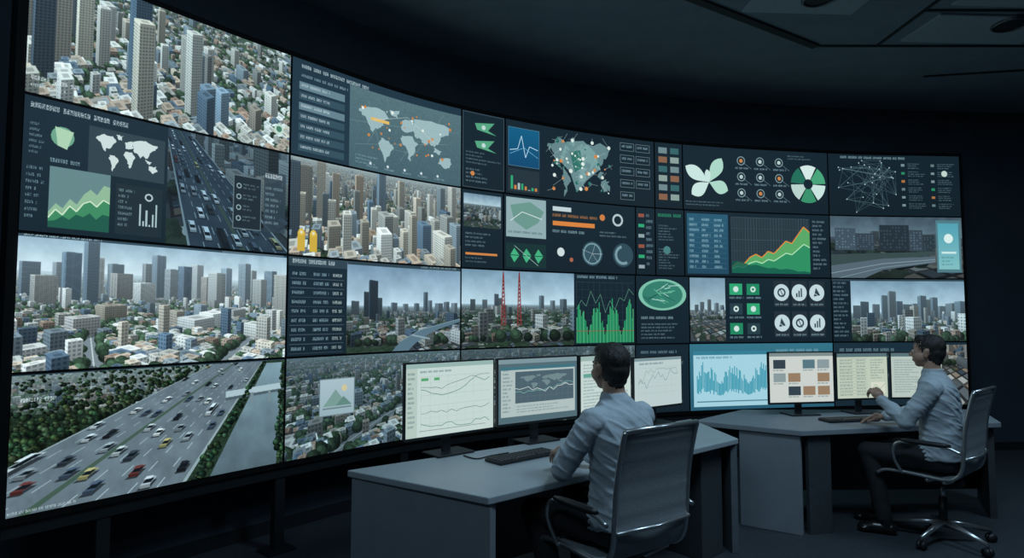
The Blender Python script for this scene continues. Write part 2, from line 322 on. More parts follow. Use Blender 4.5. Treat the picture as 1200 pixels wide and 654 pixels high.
for i in range(50): u,v=R.uniform(.05,.95),R.uniform(.1,.9); q.circ(u,v,R.uniform(.012,.032),[(.93,.95,.9),ORG,(.93,.93,.88),(.15,.42,.38)][R.randint(4)]); q.line([(u,v),(u+R.uniform(-.15,.15),v+R.uniform(-.15,.15))],1.5,(.75,.82,.8),.7)
q=c.sub(.74,.06,.98,.96)
for i in range(9): q.frame(.1+(i%2)*.45,.02+(i//2)*.2,.5+(i%2)*.45,.15+(i//2)*.2,(.45,.52,.53)); q.text(.15+(i%2)*.45,.06+(i//2)*.2,.45+(i%2)*.45,.04)
c=pan(0,S(767,0),S(800,0)); dash(c)
for i in range(6):
    for j in range(2): c.rect(.15+j*.42,.08+i*.14,.45+j*.42,.17+i*.14,[(.55,.64,.64),(.68,.45,.32),(.26,.46,.46),(.70,.76,.71)][(i+j*2)%4],.8)
c=pan(0,S(800,0),sc_); dash(c)
def petal(cv,u,v,a,L,wd,col):
    P=[]
    for t in np.linspace(0,1,12): P.append((t*L,wd*math.sin(math.pi*t**1.4)**.8 if 0<t<1 else 0))
    for t in np.linspace(1,0,12): P.append((t*L,-wd*math.sin(math.pi*t**1.4)**.8 if 0<t<1 else 0))
    cv.poly([(u+(x*math.cos(a)-y*math.sin(a))*cv.h/cv.w,v+x*math.sin(a)+y*math.cos(a)) for x,y in P],col)
for k,(a,L) in enumerate([(-2.62,.46),(-1.05,.44),(2.55,.36),(.35,.34),(-1.75,.2)]): petal(c,.18,.56,a,L,.105 if k<4 else .05,(.84,.91,.87) if k%2==0 else (.72,.86,.78))
c.block(.02,.86,.3,.95,2)
for i in range(3):
    for j in range(3):
        u,v=.40+i*.13,.2+j*.25; c.circ(u,v,.07,(.5,.59,.6),.055); c.circ(u,v,.03,(.78,.84,.82) if (i+j)%3 else ORG); c.line([(u,v),(u+.07,v+.12)],1.5,(.5,.6,.6)); c.text(u-.04,v+.1,u+.05,.03)
for k in range(6): c.circ(.86,.52,.3,[(.84,.91,.87),(.24,.58,.42),(.77,.84,.8),(.15,.44,.36),(.88,.93,.9),(.3,.66,.48)][k],.02,1,k*math.pi/3+.05,(k+1)*math.pi/3-.05)
c.circ(.86,.52,.08,BG); c.block(.72,.08,.95,.16,2)
c=pan(0,sc_,TOT); dash(c,.95); q=c.sub(.02,.1,.52,.95)
pts=[(R.rand(),R.rand()) for i in range(30)]
for i in range(80): q.line([pts[R.randint(30)],pts[R.randint(30)]],1.6,(.5,.62,.64),.45)
for p in pts: q.circ(p[0],p[1],.012,(.75,.82,.82))
for j in range(2):
    for i in range(6): c.rect(.56+j*.22,.15+i*.13,.585+j*.22,.19+i*.13,[(.6,.68,.68),(.5,.58,.58),GRN,(.6,.68,.68),ORG][(i*2+j)%5],.8); c.block(.61+j*.22,.14+i*.13,.74+j*.22,.24+i*.13,3)
c.text(.1,.04,.6,.04); c.circ(.88,.3,.05,(.8,.85,.8))
# row 1
c=pan(1,0,sa_); q=c.sub(.42,0,1,1)
city(q,-.08,H=70,f=.9,seed=21,n=420,hr=(12,35),dr=(120,900),hz=1000,veg=.42,lum=.62,haze=(.3,.38,.44),cell=10,bs=(9,18))
hwy(q,(.02,-.25),.18,.80,7,90,1.25,5,asph=(.20,.26,.31),carmul=.85,vlen=.04,median=.5,cs=.9)
q.grade((.8,.94,1.02),.65,1.05)
q=c.sub(0,0,.47,1); dash(q,1.1); q.text(.05,.055,.7,.04,(.85,.9,.9)); 
m=q.sub(.42,.14,.98,.5); m.fill((.2,.26,.29)); world(m.sub(.05,.05,.95,.95),(.85,.88,.86)); q.circ(.25,.27,.075,(.45,.66,.54)); q.poly([(.2,.2),(.32,.22),(.28,.36),(.22,.34)],(.72,.84,.7))
q.block(.05,.2,.15,.45,6); m=q.sub(.18,.5,.58,.95); m.fill((.42,.54,.54)); area(m,[.25,.4,.33,.5,.42,.6,.7,.62,.8,.78],(.60,.74,.60)); area(m,[.15,.3,.22,.38,.3,.45,.5,.42,.55,.5],(.26,.55,.38),top=(.87,.93,.8)); area(m,[.1,.12,.2,.15,.25,.22,.3,.2,.3,.28],(.13,.36,.29))
m=q.sub(.62,.55,.97,.95); m.fill((.13,.18,.21)); [m.rect(.5+i*.07,.8-R.rand()*.5,.54+i*.07,.8,(.7,.78,.78)) for i in range(6)]; m.block(.06,.1,.4,.9,7); m.circ(.7,.2,.08,(.75,.8,.8),.05); q.block(.04,.52,.15,.92,8); q.text(.18,.44,.38,.03)
m=c.sub(.74,.3,.87,.8); m.fill((.13,.17,.2)); m.frame(0,0,1,1,(.4,.46,.48),3)
for i in range(4): m.circ(.2,.2+i*.2,.05,(.6,.68,.68),.03); m.block(.35,.15+i*.2,.9,.28+i*.2,2)
m=c.sub(.88,.22,.985,.8); m.rect(0,0,1,1,(.2,.26,.3),.8); m.text(0.05,.03,.95,.08,(.9,.92,.92)); m.block(.08,.25,.9,.92,7)
c=pan(1,sa_,sb_)
city(c,-.03,H=130,f=.8,seed=33,n=1100,hr=(6,22),dr=(180,2600),hz=2800,veg=.34,cell=10,tallp=.20,lum=1.0,haze=(.68,.72,.73),yaw=.4,bs=(8,16),tall=(2,4.2),pal=PAL+[(.78,.68,.58),(.72,.60,.50)],
 big=[(.08,300,22,112,(.72,.69,.64)),(.16,340,18,122,(.82,.77,.70)),(.24,370,17,104,(.78,.69,.60)),(.37,350,18,110,(.74,.63,.54)),(.5,430,24,122,(.46,.55,.62)),(.62,470,20,110,(.80,.74,.66)),(.02,260,18,118,(.40,.48,.55)),(.72,380,18,80,(.82,.74,.66)),(.87,420,20,112,(.54,.60,.63)),(.94,460,22,118,(.74,.71,.66))])
c.grade((.94,.97,.97),.8,1.12,.46)
for u in(.045,.105): c.rect(u,.76,u+.038,.95,(.85,.68,.25)); c.circ(u+.019,.76,.035,(.9,.75,.3)); c.circ(u+.019,.76,.015,(.95,.9,.8))
c=pan(1,sb_,S(590,1)); dash(c); q=c.sub(.06,.06,.94,.48); city(q,.3,H=50,f=.8,seed=5,n=160,dr=(100,900),lum=.85); q.grade((.85,.92,.95),.6); c.block(.1,.55,.9,.75,4); c.rect(.1,.8,.85,.83,ORG); c.block(.1,.86,.85,.95,2)
c=pan(1,S(590,1),S(745,1)); dash(c)
q=c.sub(.02,.04,.31,.56); q.fill((.60,.69,.69)); q.poly([(.1,.2),(.6,.08),(.95,.3),(.8,.6),(.5,.8),(.2,.6)],(.44,.60,.55)); q.line([(.1,.6),(.4,.35),(.9,.5)],3,(.9,.92,.9)); q.text(.05,.85,.9,.06,(.3,.4,.4))
q=c.sub(.02,.64,.31,.96); q.fill((.10,.2,.2)); [q.poly([(.1+i*.3,.5),(.2+i*.3,.2),(.33+i*.3,.5),(.2+i*.3,.8)],(.28,.70,.50)) for i in range(3)]; q.line([(.05,.5),(.95,.5)],3,(.12,.2,.2)); q.line([(.2,.1),(.8,.9)],2,(.7,.8,.75))
c.rect(.36,.1,.5,.16,(.8,.84,.84)); c.rect(.36,.3,.68,.36,(.90,.52,.24)); c.text(.36,.2,.7,.04,ORG); c.text(.36,.42,.6,.04)
c.circ(.86,.22,.09,(.75,.8,.8),.06); c.circ(.74,.2,.045,(.85,.5,.25)); c.circ(.42,.72,.06,(.85,.88,.86)); c.circ(.5,.82,.03,(.7,.4,.3)); c.circ(.66,.72,.17,(.22,.33,.37)); c.circ(.66,.72,.15,(.5,.62,.64),.13); c.circ(.9,.72,.17,(.2,.3,.34)); c.circ(.9,.72,.14,(.5,.62,.64),.1,1,1,4.5)
c.block(.72,.4,.97,.5,2); [c.line([(.66,.72),(.66+.08*math.cos(a),.72+.14*math.sin(a))],1.5,(.7,.75,.75)) for a in(0,1,2,3.5,5)]
c=pan(1,S(745,1),S(768,1)); dash(c); [c.rect(.15,.1+i*.15,.45,.15+i*.15,[(.6,.33,.26),GRN,(.6,.66,.66)][i%3]) for i in range(6)]; c.block(.55,.1,.9,.9,9)
c=pan(1,S(768,1),S(802,1)); dash(c); c.text(.1,.08,.9,.05,GRN); c.block(.12,.25,.85,.5,6); c.block(.12,.6,.85,.92,8); c.circ(.4,.62,.06,(.3,.5,.5))
c=pan(1,S(802,1),sc_); dash(c)
q=c.sub(.02,.05,.30,.96); q.vgrad((.17,.36,.45),(.14,.29,.37)); [q.rect(.05,.14+i*.085,.95,.145+i*.085,(.45,.6,.66),.6) for i in range(10)]; [q.block(.06+j*.3,.08,.3+j*.3,.95,10,(.75,.86,.88)) for j in range(3)]
q=c.sub(.32,.08,.86,.94); q.fill((.17,.22,.25)); grid(q,28,5,(.3,.37,.40),.8); v=[.12,.2,.17,.3,.36,.3,.42,.38,.5,.62,.58,.74,.9,.8]; area(q,[x*.95 for x in v],(.40,.72,.42),1,.9,top=(.92,.55,.24)); area(q,[x*.6 for x in v],(.18,.56,.38),1,.9,top=(.7,.88,.7)); area(q,[x*.25 for x in v[::-1]],(.08,.34,.29),1,.8)
c.block(.88,.1,.98,.9,12)
c=pan(1,sc_,TOT); city(c,.34,H=14,f=.9,seed=44,n=60,hr=(4,9),dr=(60,400),lum=.55,haze=(.3,.36,.4),sky=((.30,.37,.42),(.46,.53,.57)),veg=.55,hz=500,ntree=60)
for u0,u1,v0,v1,cc in((.04,.2,.2,.55,(.30,.36,.40)),(.2,.34,.28,.55,(.24,.29,.33)),(.38,.6,.14,.56,(.17,.22,.26)),(.6,.7,.22,.56,(.26,.31,.35)),(.7,.79,.3,.56,(.2,.25,.28))):
    c.rect(u0,v0,u1,v1,cc)
    for i in range(int((u1-u0)*45)):
        for j in range(7): 
            if R.rand()<.6: c.rect(u0+.01+i*.022,v0+.03+j*(v1-v0)/8,u0+.02+i*.022,v0+.03+(j+.5)*(v1-v0)/8,tuple(x*1.5 for x in cc))
c.poly([(0,.62),(.79,.56),(.79,.62),(0,.8)],(.27,.34,.31)); c.poly([(0,.80),(.40,.68),(.79,.64),(.79,.74),(.4,.86),(.25,1),(0,1)],(.40,.45,.48)); c.line([(0,.92),(.4,.76),(.79,.69)],4,(.62,.66,.67)); c.line([(.05,1),(.4,.82),(.79,.72)],2,(.7,.74,.74)); c.soft(.5)
c.grade((.84,.92,.96),.6); q=c.sub(.80,.06,.985,.9); q.fill((.33,.49,.52)); q.sub(.08,.06,.92,.94).vgrad((.34,.64,.70),(.54,.76,.76)); q.circ(.5,.35,.09,(.90,.95,.92)); q.rect(.2,.6,.8,.64,(.85,.92,.9)); q.block(.2,.7,.8,.9,3,(.2,.4,.42))
# row 2
c=pan(2,0,sa_); city(c,.27,H=75,f=.95,seed=52,n=1300,hr=(4,12),dr=(190,3200),hz=2700,veg=.47,cell=7,tallp=.07,lum=1.02,haze=(.76,.81,.83),sky=((.60,.70,.76),(.87,.90,.91)),yaw=.7,bs=(6,13),tall=(2,4.5),
 big=[(.16,700,34,125,(.40,.5,.58)),(.22,640,26,150,(.46,.55,.62)),(.24,760,28,120,(.76,.75,.72)),(.45,900,38,150,(.5,.58,.64)),(.41,940,32,120,(.66,.68,.68)),(.5,800,38,100,(.66,.69,.70)),(.55,760,34,110,(.40,.48,.56)),(.60,900,36,125,(.74,.75,.74)),(.68,640,40,92,(.84,.84,.82)),(.64,700,30,80,(.66,.62,.58)),(.8,800,36,135,(.5,.56,.6)),(.83,860,34,115,(.70,.71,.70)),(.87,620,34,80,(.62,.62,.60)),(.98,500,36,92,(.68,.66,.62)),(.92,720,36,110,(.46,.54,.6)),(.32,800,50,78,(.72,.70,.67)),(.4,700,46,55,(.80,.80,.78)),(.3,900,40,110,(.5,.57,.62)),(.08,600,38,66,(.78,.76,.72)),(.13,900,40,105,(.58,.61,.63)),(.04,820,40,100,(.46,.54,.6)),(.72,900,36,120,(.5,.58,.63)),
 (.53,330,46,19,(.92,.92,.91)),(.60,318,40,23,(.90,.90,.88)),(.67,345,34,26,(.86,.87,.86)),(.04,230,22,14,(.88,.87,.85)),(.75,420,40,22,(.74,.74,.72)),(.29,420,36,26,(.72,.66,.58)),(.2,330,30,22,(.70,.68,.66)),(.85,300,26,18,(.80,.79,.76))],
 road=lambda X,D:(((np.abs(X+.32*D-10)<7)&(D>120)&(D<480))|((np.abs(X-47-(D-205)*.71)<11)&(D<800)),((np.abs(X+.32*D-10)<.6)&(D<480))|((np.abs(X-47-(D-205)*.71)<.8)&(D<600))))
c.rect(0,0,1,.03,(.25,.33,.38)); c.text(.02,.005,.25,.022,(.85,.9,.9)); c.rect(.7,.004,.98,.025,(.6,.66,.7),.4)
c.grade((.97,1.0,1.01),.8,1.13,.53)
c=pan(2,sa_,sb_); q=c.sub(.31,0.02,1,1)
city(q,.47,H=38,f=.8,seed=61,n=600,hr=(3,11),dr=(110,2200),hz=2000,veg=.52,cell=7,tallp=.05,haze=(.66,.72,.76),sky=((.48,.58,.66),(.80,.84,.86)),lum=.74,bs=(5,11),big=[(.22,270,22,96,(.30,.38,.45)),(.17,330,22,76,(.40,.48,.55)),(.27,380,20,64,(.38,.46,.52)),(.68,700,26,130,(.38,.46,.52)),(.72,760,26,80,(.5,.56,.6)),(.8,720,50,60,(.5,.55,.58)),(.87,720,34,70,(.45,.5,.54)),(.94,700,36,62,(.55,.58,.6)),(.07,500,34,56,(.5,.54,.56)),(.4,700,40,58,(.5,.54,.58)),(.5,800,40,54,(.56,.6,.62)),(.6,760,34,58,(.46,.52,.56))])
q.poly([(.46,.88),(.64,.75),(1,.62),(1,.655),(.75,.77),(.6,.90),(.52,1.0),(.38,1.0)],(.38,.47,.52)); q.line([(.46,.88),(.64,.75),(1,.62)],3,(.52,.57,.59)); q.line([(.56,.81),(.72,.86)],6,(.60,.64,.65)); q.soft(.5); q.grade((.93,.99,1.02),.75,1.1,.45)
q=c.sub(0,0,.31,1); dash(q,1.1); q.rect(0,0,1,.1,(.2,.27,.31)); q.text(.08,.03,.8,.045,(.85,.9,.9))
for i in range(9): q.text(.08,.16+i*.093,.3,.035); q.text(.42,.16+i*.093,.68,.035); q.text(.75,.16+i*.093,.92,.035,(.85,.88,.85)); q.rect(.05,.22+i*.093,.95,.225+i*.093,(.3,.36,.4))
c.rect(.31,0,1,.045,(.2,.27,.31)); c.text(.75,.01,.98,.025)
e=S(745,2); c=pan(2,sb_,e); q=c.sub(0,0,.63,1)
city(q,.44,H=30,f=.8,seed=71,n=600,hr=(3,9),dr=(90,1500),hz=1700,veg=.52,cell=6,tallp=.06,haze=(.66,.72,.76),sky=((.50,.60,.67),(.80,.84,.86)),lum=.72,bs=(4,9),big=[(.3,500,20,75,(.4,.45,.5)),(.33,560,18,60,(.5,.54,.57)),(.7,600,26,80,(.42,.48,.52)),(.1,500,24,50,(.5,.53,.55)),(.9,520,30,58,(.45,.5,.54)),(.8,600,26,54,(.56,.6,.62)),(.2,600,28,52,(.55,.58,.6))])
for u,t in((.36,.02),(.5,.02)):
    q.line([(u-.018,.72),(u-.004,.1),(u,t)],4,(.60,.18,.17)); q.line([(u+.018,.72),(u+.004,.1),(u,t)],4,(.60,.18,.17))
    for k in range(12): v=.12+k*.05; wd=.004+.014*(v-.1)/.62; q.line([(u-wd,v),(u+wd,v+.045)],2.5,(.68,.26,.23)); q.line([(u+wd,v),(u-wd,v+.045)],2.5,(.5,.15,.14))
q.grade((.94,1,1.02),.8,1.1,.45)
q=c.sub(.63,0,1,1); dash(q); g=q.sub(.04,.12,.97,.97); grid(g,10,8,(.24,.31,.34),.6)
for i in range(52): hgt=.12+.62*abs(math.sin(i*.21+1))*R.uniform(.5,1); g.rect(i/52,1-hgt,(i+.72)/52,1,(.16,.62,.40) if i%3 else (.34,.74,.50))
g.line([(i/12,v) for i,v in enumerate([.45,.3,.4,.15,.35,.2,.5,.3,.45,.25,.3,.1,.2])],2,(.4,.60,.5)); q.text(.05,.03,.7,.04); g.rect(0,.8,1,.81,(.7,.3,.2),.7)
c=pan(2,e,S(808,2)); dash(c); c.circ(.5,.28,.23,(.52,.76,.66),0,1,asp=1.75); c.circ(.5,.28,.2,(.22,.50,.42),0,1,asp=1.7)
for i in range(16): u=R.uniform(.15,.65); v=R.uniform(.14,.36); c.line([(u,v),(u+R.uniform(.1,.25),v+R.uniform(-.08,.1))],R.uniform(2,6),[(.75,.88,.82),(.14,.38,.33),(.40,.70,.57)][i%3])
c.text(.1,.6,.7,.04); c.block(.1,.7,.9,.95,5)
c=pan(2,S(808,2),sc_); dash(c); q=c.sub(0,.02,.25,.97); city(q,.5,H=30,f=1.2,seed=81,n=200,dr=(150,900),hr=(4,14),lum=.8,hz=1400,big=[(.35,300,26,75,(.68,.7,.71)),(.55,340,26,98,(.74,.75,.75)),(.75,380,32,80,(.55,.62,.66)),(.2,420,32,70,(.5,.57,.62)),(.9,400,30,66,(.64,.66,.66))]); q.grade((.87,.94,.97),.6)
for i in range(3):
    for j in range(2): c.rect(.28+j*.12,.1+i*.3,.37+j*.12,.27+i*.3,[(.20,.66,.45),(.16,.25,.28),(.14,.54,.38)][(i+j*2)%3]); c.circ(.325+j*.12,.185+i*.3,.045,(.85,.9,.87),.02 if (i+j)%2 else 0); c.text(.28+j*.12,.3+i*.3,.38+j*.12,.03)
for i in range(3):
    for j in range(2):
        u,v=.645+i*.125,.25+j*.47; c.rect(u-.055,v-.2,u+.055,v+.2,(.15,.19,.22)); c.circ(u,v-.02,.13,(.80,.86,.86)); c.circ(u,v-.02,.06,(.2,.26,.3),.03,asp=1.1); k=i*2+j; D_=(.2,.27,.31)
        c.circ(u,v-.02,.08,(.80,.86,.86))
        if k%3==0: c.circ(u,v-.02,.07,D_,.045); c.line([(u-.012,v-.08),(u+.014,v+.05)],4,D_)
        elif k%3==1: c.poly([(u-.022,v+.04),(u-.005,v-.10),(u+.024,v+.02)],D_); c.line([(u-.02,v-.02),(u+.02,v+.05)],3,(.8,.85,.85))
        else: [c.rect(u-.022+m_*.016,v+.05-(.06+.04*m_),u-.012+m_*.016,v+.05,D_) for m_ in range(3)]
        c.text(u-.045,v+.15,u+.045,.03)
c=pan(2,sc_,TOT); q=c.sub(.15,.03,1,1); city(q,.52,H=30,f=.9,seed=91,n=400,hr=(3,12),dr=(110,900),hz=1300,haze=(.64,.71,.74),sky=((.50,.60,.67),(.82,.86,.87)),lum=.85,veg=.52,cell=6,bs=(4,10),big=[(.12,420,30,70,(.4,.48,.53)),(.05,460,30,58,(.5,.56,.6)),(.3,380,24,88,(.5,.58,.63)),(.36,360,24,98,(.70,.73,.74)),(.42,400,24,70,(.4,.48,.55)),(.48,420,36,60,(.5,.55,.58)),(.56,460,32,66,(.60,.63,.65)),(.62,360,24,84,(.45,.53,.58)),(.66,380,22,74,(.68,.7,.70)),(.88,420,40,64,(.5,.54,.56)),(.95,420,34,72,(.42,.5,.55)),(.78,500,44,58,(.55,.6,.62)),(.72,430,26,88,(.48,.56,.62)),(.22,440,28,62,(.58,.64,.66))])
q.grade((.92,.99,1.02),.7,1.1,.45); q=c.sub(0,0,.15,1); dash(q); q.block(.1,.06,.9,.95,14); c.rect(0,0,1,.04,(.2,.27,.31))
# row 3
c=pan(3,0,sa_); city(c,-.06,H=60,f=.9,seed=102,n=800,hr=(3,11),dr=(90,900),hz=2200,veg=.46,cell=6,tallp=.06,lum=.88,yaw=.3,bs=(5,11))
w_,h_=c.w,c.h
n=R.rand(h_,w_)
vv=((np.arange(h_)+.5)/h_)[:,None]; uu=((np.arange(w_)+.5)/w_)[None,:]
vp=(.99,-.28); X=(uu-vp[0])/(vv-vp[1])
m=(X<-1.06)&(vv>.30); c.A[m]=(np.array([.17,.24,.17])*(.5+.8*n[...,None]))[m]
m=(X>-.33)&(vv>.0); c.A[m]=(np.array([.2,.27,.2])*(.5+.8*n[...,None]))[m]
m=(X>-.25)&(X<-.02)&(vv>.04); c.A[m]=(np.array([.50,.58,.62])*(1.06-.35*vv[...,None])*(.9+.2*fbm(h_,w_,9,4)[...,None]))[m]
trees(c,lambda r:((lambda v:(vp[0]-1.10*(v-vp[1])-r.rand()**1.6*.42,v))(r.uniform(.02,.60))),560,.026,9,(.17,.23,.15))
trees(c,lambda r:((lambda v:(r.uniform(0,.62),v))(r.uniform(.0,.16))),120,.020,19,(.16,.22,.15))
hwy(c,vp,-1.06,-.33,9,105,1.24,12,asph=(.43,.47,.50),vlen=.022,median=-.74,cs=.72)
c.poly([(.73,.27),(1,.23),(1,.285),(.73,.325)],(.70,.74,.75)); c.poly([(.73,.325),(1,.285),(1,.31),(.73,.35)],(.33,.38,.40)); [c.rect(u_,.3,u_+.012,.40,(.5,.54,.55)) for u_ in(.84,.92)]
for xx in (-.29,-.0): trees(c,lambda r:((lambda q_:(vp[0]+(xx+r.uniform(-.025,.02))*q_,vp[1]+q_))(r.uniform(.3,1.3))),90,.022,10+int(xx*10),(.15,.23,.16))
c.soft(.35); c.text(.03,.18,.13,.03,(.9,.92,.92)); c.grade((.95,1.0,1.01),.8,1.12,.44); c.rect(0,0,1,.02,(.2,.27,.31)); c.text(.01,.955,.2,.022,(.8,.85,.85))
c=pan(3,sa_,sb_); city(c,-.1,H=80,f=.85,seed=112,n=1000,hr=(3,11),dr=(85,1000),hz=1700,veg=.5,cell=6,tallp=.08,lum=.78,haze=(.5,.58,.63),yaw=.35,bs=(5,11),road=lambda X,D:((np.abs(X-.9*(D-180)-.0012*(D-150)**2)<13),(np.abs(np.abs(X-.9*(D-180)-.0012*(D-150)**2)-6)<.6)))
c.grade((.87,.95,.98),.75,1.15,.4); q=c.sub(.17,.24,.36,.62); q.vgrad((.70,.76,.78),(.62,.70,.72)); q.poly([(.1,.75),(.45,.3),(.8,.75)],(.5,.62,.58)); q.poly([(.45,.75),(.68,.5),(.92,.75)],(.4,.54,.5)); q.circ(.7,.28,.09,(.85,.78,.6)); q.rect(.1,.78,.9,.82,(.45,.52,.54)); q.frame(0,0,1,1,(.45,.52,.55),3)
e3=S(745,3); c=pan(3,sb_,e3); city(c,-.12,H=60,f=.8,seed=122,n=600,dr=(90,900),hr=(3,10),lum=.68,haze=(.42,.5,.54),hz=1300,tallp=.05,cell=7); c.grade((.85,.94,.98),.7)
c=pan(3,e3,S(808,3)); dash(c); c.block(.1,.1,.9,.9,10)
c=pan(3,S(808,3),sc_); dash(c); c.vgrad((.22,.46,.53),(.17,.36,.44)); q=c.sub(.03,.12,.56,.94); q.fill((.68,.83,.87)); q.rect(0,0,1,.07,(.22,.50,.58))
for i in range(60): hgt=.3+.35*abs(math.sin(i*.13+.6))*R.uniform(.35,1.3); q.rect(.04+i/66,.92-hgt,.04+(i+.8)/66,.92-hgt*.35,(.20,.58,.66),.9)
q.rect(.04,.9,.97,.92,(.3,.5,.55)); q.text(.04,.1,.5,.04,(.3,.45,.5)); c.block(.6,.1,.97,.9,9)
c=pan(3,sc_,TOT); dash(c,1.2); c.block(.05,.1,.5,.9,8); city(c.sub(.6,.05,1,1),-.05,H=40,f=.9,seed=132,n=260,dr=(90,600),lum=.7,haze=(.45,.52,.56))
atlas=np.clip(atlas*C(.95,.995,1.015),0,1)
def mkimg(name,A):
    h,w=A.shape[:2]; im=bpy.data.images.new(name,w,h,alpha=False); P=np.ones((h,w,4),np.float32); P[...,:3]=A[::-1]; im.pixels.foreach_set(P.ravel()); im.update(); im.pack(); return im
def screen_mat(name,img,strength):
    m=bpy.data.materials.new(name); m.use_nodes=True; nt=m.node_tree; b=nt.nodes['Principled BSDF']
    t=nt.nodes.new('ShaderNodeTexImage'); t.image=img; uv=nt.nodes.new('ShaderNodeUVMap'); uv.uv_map='UVMap'
    nt.links.new(uv.outputs[0],t.inputs[0]); nt.links.new(t.outputs['Color'],b.inputs['Emission Color'])
    b.inputs['Emission Strength'].default_value=strength; b.inputs['Base Color'].default_value=(.01,.012,.014,1); b.inputs['Roughness'].default_value=.45; b.inputs['Specular IOR Level'].default_value=.2
    return m
wallimg=mkimg('video_wall_feed',atlas); M_feed=screen_mat('video_wall_display',wallimg,.98)
# ------------------------------------------------------------------ materials
M_blk=new_mat('black_plastic',(.012,.015,.019),.45,bump=.05)
M_bez=new_mat('bezel_black',(.003,.004,.005),.7,spec=.2)
M_wall=new_mat('wall_dark_paint',(.028,.043,.062),.85,var=.12,vscale=3,bump=.1)
M_floor=new_mat('floor_dark_carpet',(.030,.040,.052),.7,var=.2,vscale=30,bump=.25,bscale=220)
M_ceil=new_mat('ceiling_panel_paint',(.23,.29,.335),.85,var=.08,vscale=4,bump=.1)
M_cdark=new_mat('ceiling_slot_black',(.012,.014,.016),.6)
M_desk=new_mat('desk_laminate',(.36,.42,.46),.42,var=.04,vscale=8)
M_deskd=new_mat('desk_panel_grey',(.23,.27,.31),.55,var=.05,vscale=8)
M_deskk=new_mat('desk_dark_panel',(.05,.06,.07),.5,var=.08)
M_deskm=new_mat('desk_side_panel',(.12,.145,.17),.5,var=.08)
M_steel=new_mat('brushed_steel',(.18,.2,.22),.35,.9)
M_chr=new_mat('polished_aluminium',(.55,.58,.6),.3,.9)
M_sling=new_mat('chair_mesh_grey',(.27,.31,.345),.65,var=.1,vscale=120,bump=.25,bscale=300)
# ------------------------------------------------------------------ video wall
vw=empty('video_wall'); GAP=.0075
k=0
for row,s0,s1 in panels:
    s0+=GAP; s1-=GAP; z1=ZT-row*PIT-GAP; z0=ZT-(row+1)*PIT+GAP; n=max(2,int((s1-s0)/.07)); V=[];F=[]
    for i in range(n+1):
        s=s0+(s1-s0)*i/n; p=wp(s); V+=[(p[0],p[1],z0),(p[0],p[1],z1)]
    for i in range(n): F.append([2*i,2*i+2,2*i+3,2*i+1])
    k+=1; ob=mk('display_%02d'%k,V,F,M_feed,vw,True); uvl=ob.data.uv_layers.new(name='UVMap')
    for poly in ob.data.polygons:
        for li in poly.loop_indices:
            vi=ob.data.loops[li].vertex_index; s=s0+(s1-s0)*(vi//2)/n; z=V[vi][2]; uvl.data[li].uv=(s/TOT,(z-ZB)/(4*PIT))
def curved_slab(name,s0,s1,z0,z1,o0,o1,mat,parent=None,n=70):
    V=[];F=[]
    for i in range(n+1):
        s=s0+(s1-s0)*i/n; p=wp(s); nn=wn(min(max(s,0.06),TOT-.06)); a=p-nn*o0; b=p-nn*o1
        V+=[(a[0],a[1],z0),(a[0],a[1],z1),(b[0],b[1],z1),(b[0],b[1],z0)]
    for i in range(n):
        q=4*i
        for j in range(4): F.append([q+j,q+4+j,q+4+(j+1)%4,q+(j+1)%4][::-1])
    F.append([0,1,2,3]); F.append([4*n+3,4*n+2,4*n+1,4*n])
    return mk(name,V,F,mat,parent,False)
curved_slab('rear_housing',-.035,TOT+.035,ZB-.03,ZT+.03,.006,.1,M_bez,vw)
curved_slab('lower_rail',0,TOT,ZB-.1,ZB-.031,.03,.09,M_blk,vw)
for i,s in enumerate(np.arange(.45,TOT,1.05)):
    p=wp(s)-wn(s)*.07; t=np.array([-wn(s)[1],wn(s)[0]])
    obox('support_post_%d'%i,(p[0],p[1],(ZB-.03)/2),t,(.07,.06,ZB-.03),M_blk,vw,.004)
    obox('foot_plate_%d'%i,(p[0],p[1],.008),t,(.2,.16,.016),M_blk,vw,.003)
# ------------------------------------------------------------------ room shell
HC=4.0
curved_slab('wall_front',-2.6,TOT+2.4,0,HC,.42,.54,M_wall,None,90)
curved_slab('baseboard_front',-2.5,TOT+2.3,0,.09,.405,.42,M_blk,None,90)
a=wp(-2.6)-wn(.06)*.42; b=wp(TOT+2.4)-wn(TOT-.06)*.42
X0,X1,Y0=a[0],b[0],-2.6
prism('wall_left',[(X0-.12,Y0),(X0,Y0),(X0,a[1]),(X0-.12,a[1])],0,HC,M_wall)
prism('wall_right',[(X1,Y0),(X1+.12,Y0),(X1+.12,b[1]),(X1,b[1])],0,HC,M_wall)
prism('wall_back',[(X0-.12,Y0-.12),(X1+.12,Y0-.12),(X1+.12,Y0),(X0-.12,Y0)],0,HC,M_wall)
prism('floor',[(X0-.4,Y0-.2),(X1+.4,Y0-.2),(X1+.4,8.6),(X0-.4,8.6)],-.1,0,M_floor)
prism('ceiling',[(X0-.4,Y0-.2),(X1+.4,Y0-.2),(X1+.4,8.6),(X0-.4,8.6)],HC,HC+.1,M_ceil)
def cbar(name,p,q,w,h,mat,parent=None):
    d=(q[0]-p[0],q[1]-p[1]); L=math.hypot(*d); return obox(name,((p[0]+q[0])/2,(p[1]+q[1])/2,HC-h/2),d,(L,w,h),mat,parent)
cbar('ceiling_slot_diffuser',(.75,4.35),(2.75,5.62),.07,.02,M_cdark)
ct=empty('ceiling_tile_grid')
for i,(p,q) in enumerate([((2.75,5.62),(6.4,5.62)),((1.6,4.3),(6.4,4.3)),((3.3,3.0),(3.3,5.62)),((4.7,3.0),(4.7,5.62)),((3.3,4.95),(6.4,4.95)),((4.2,6.35),(6.6,5.9))]): cbar('grid_runner_%d'%i,p,q,.025,.012,M_cdark,ct)
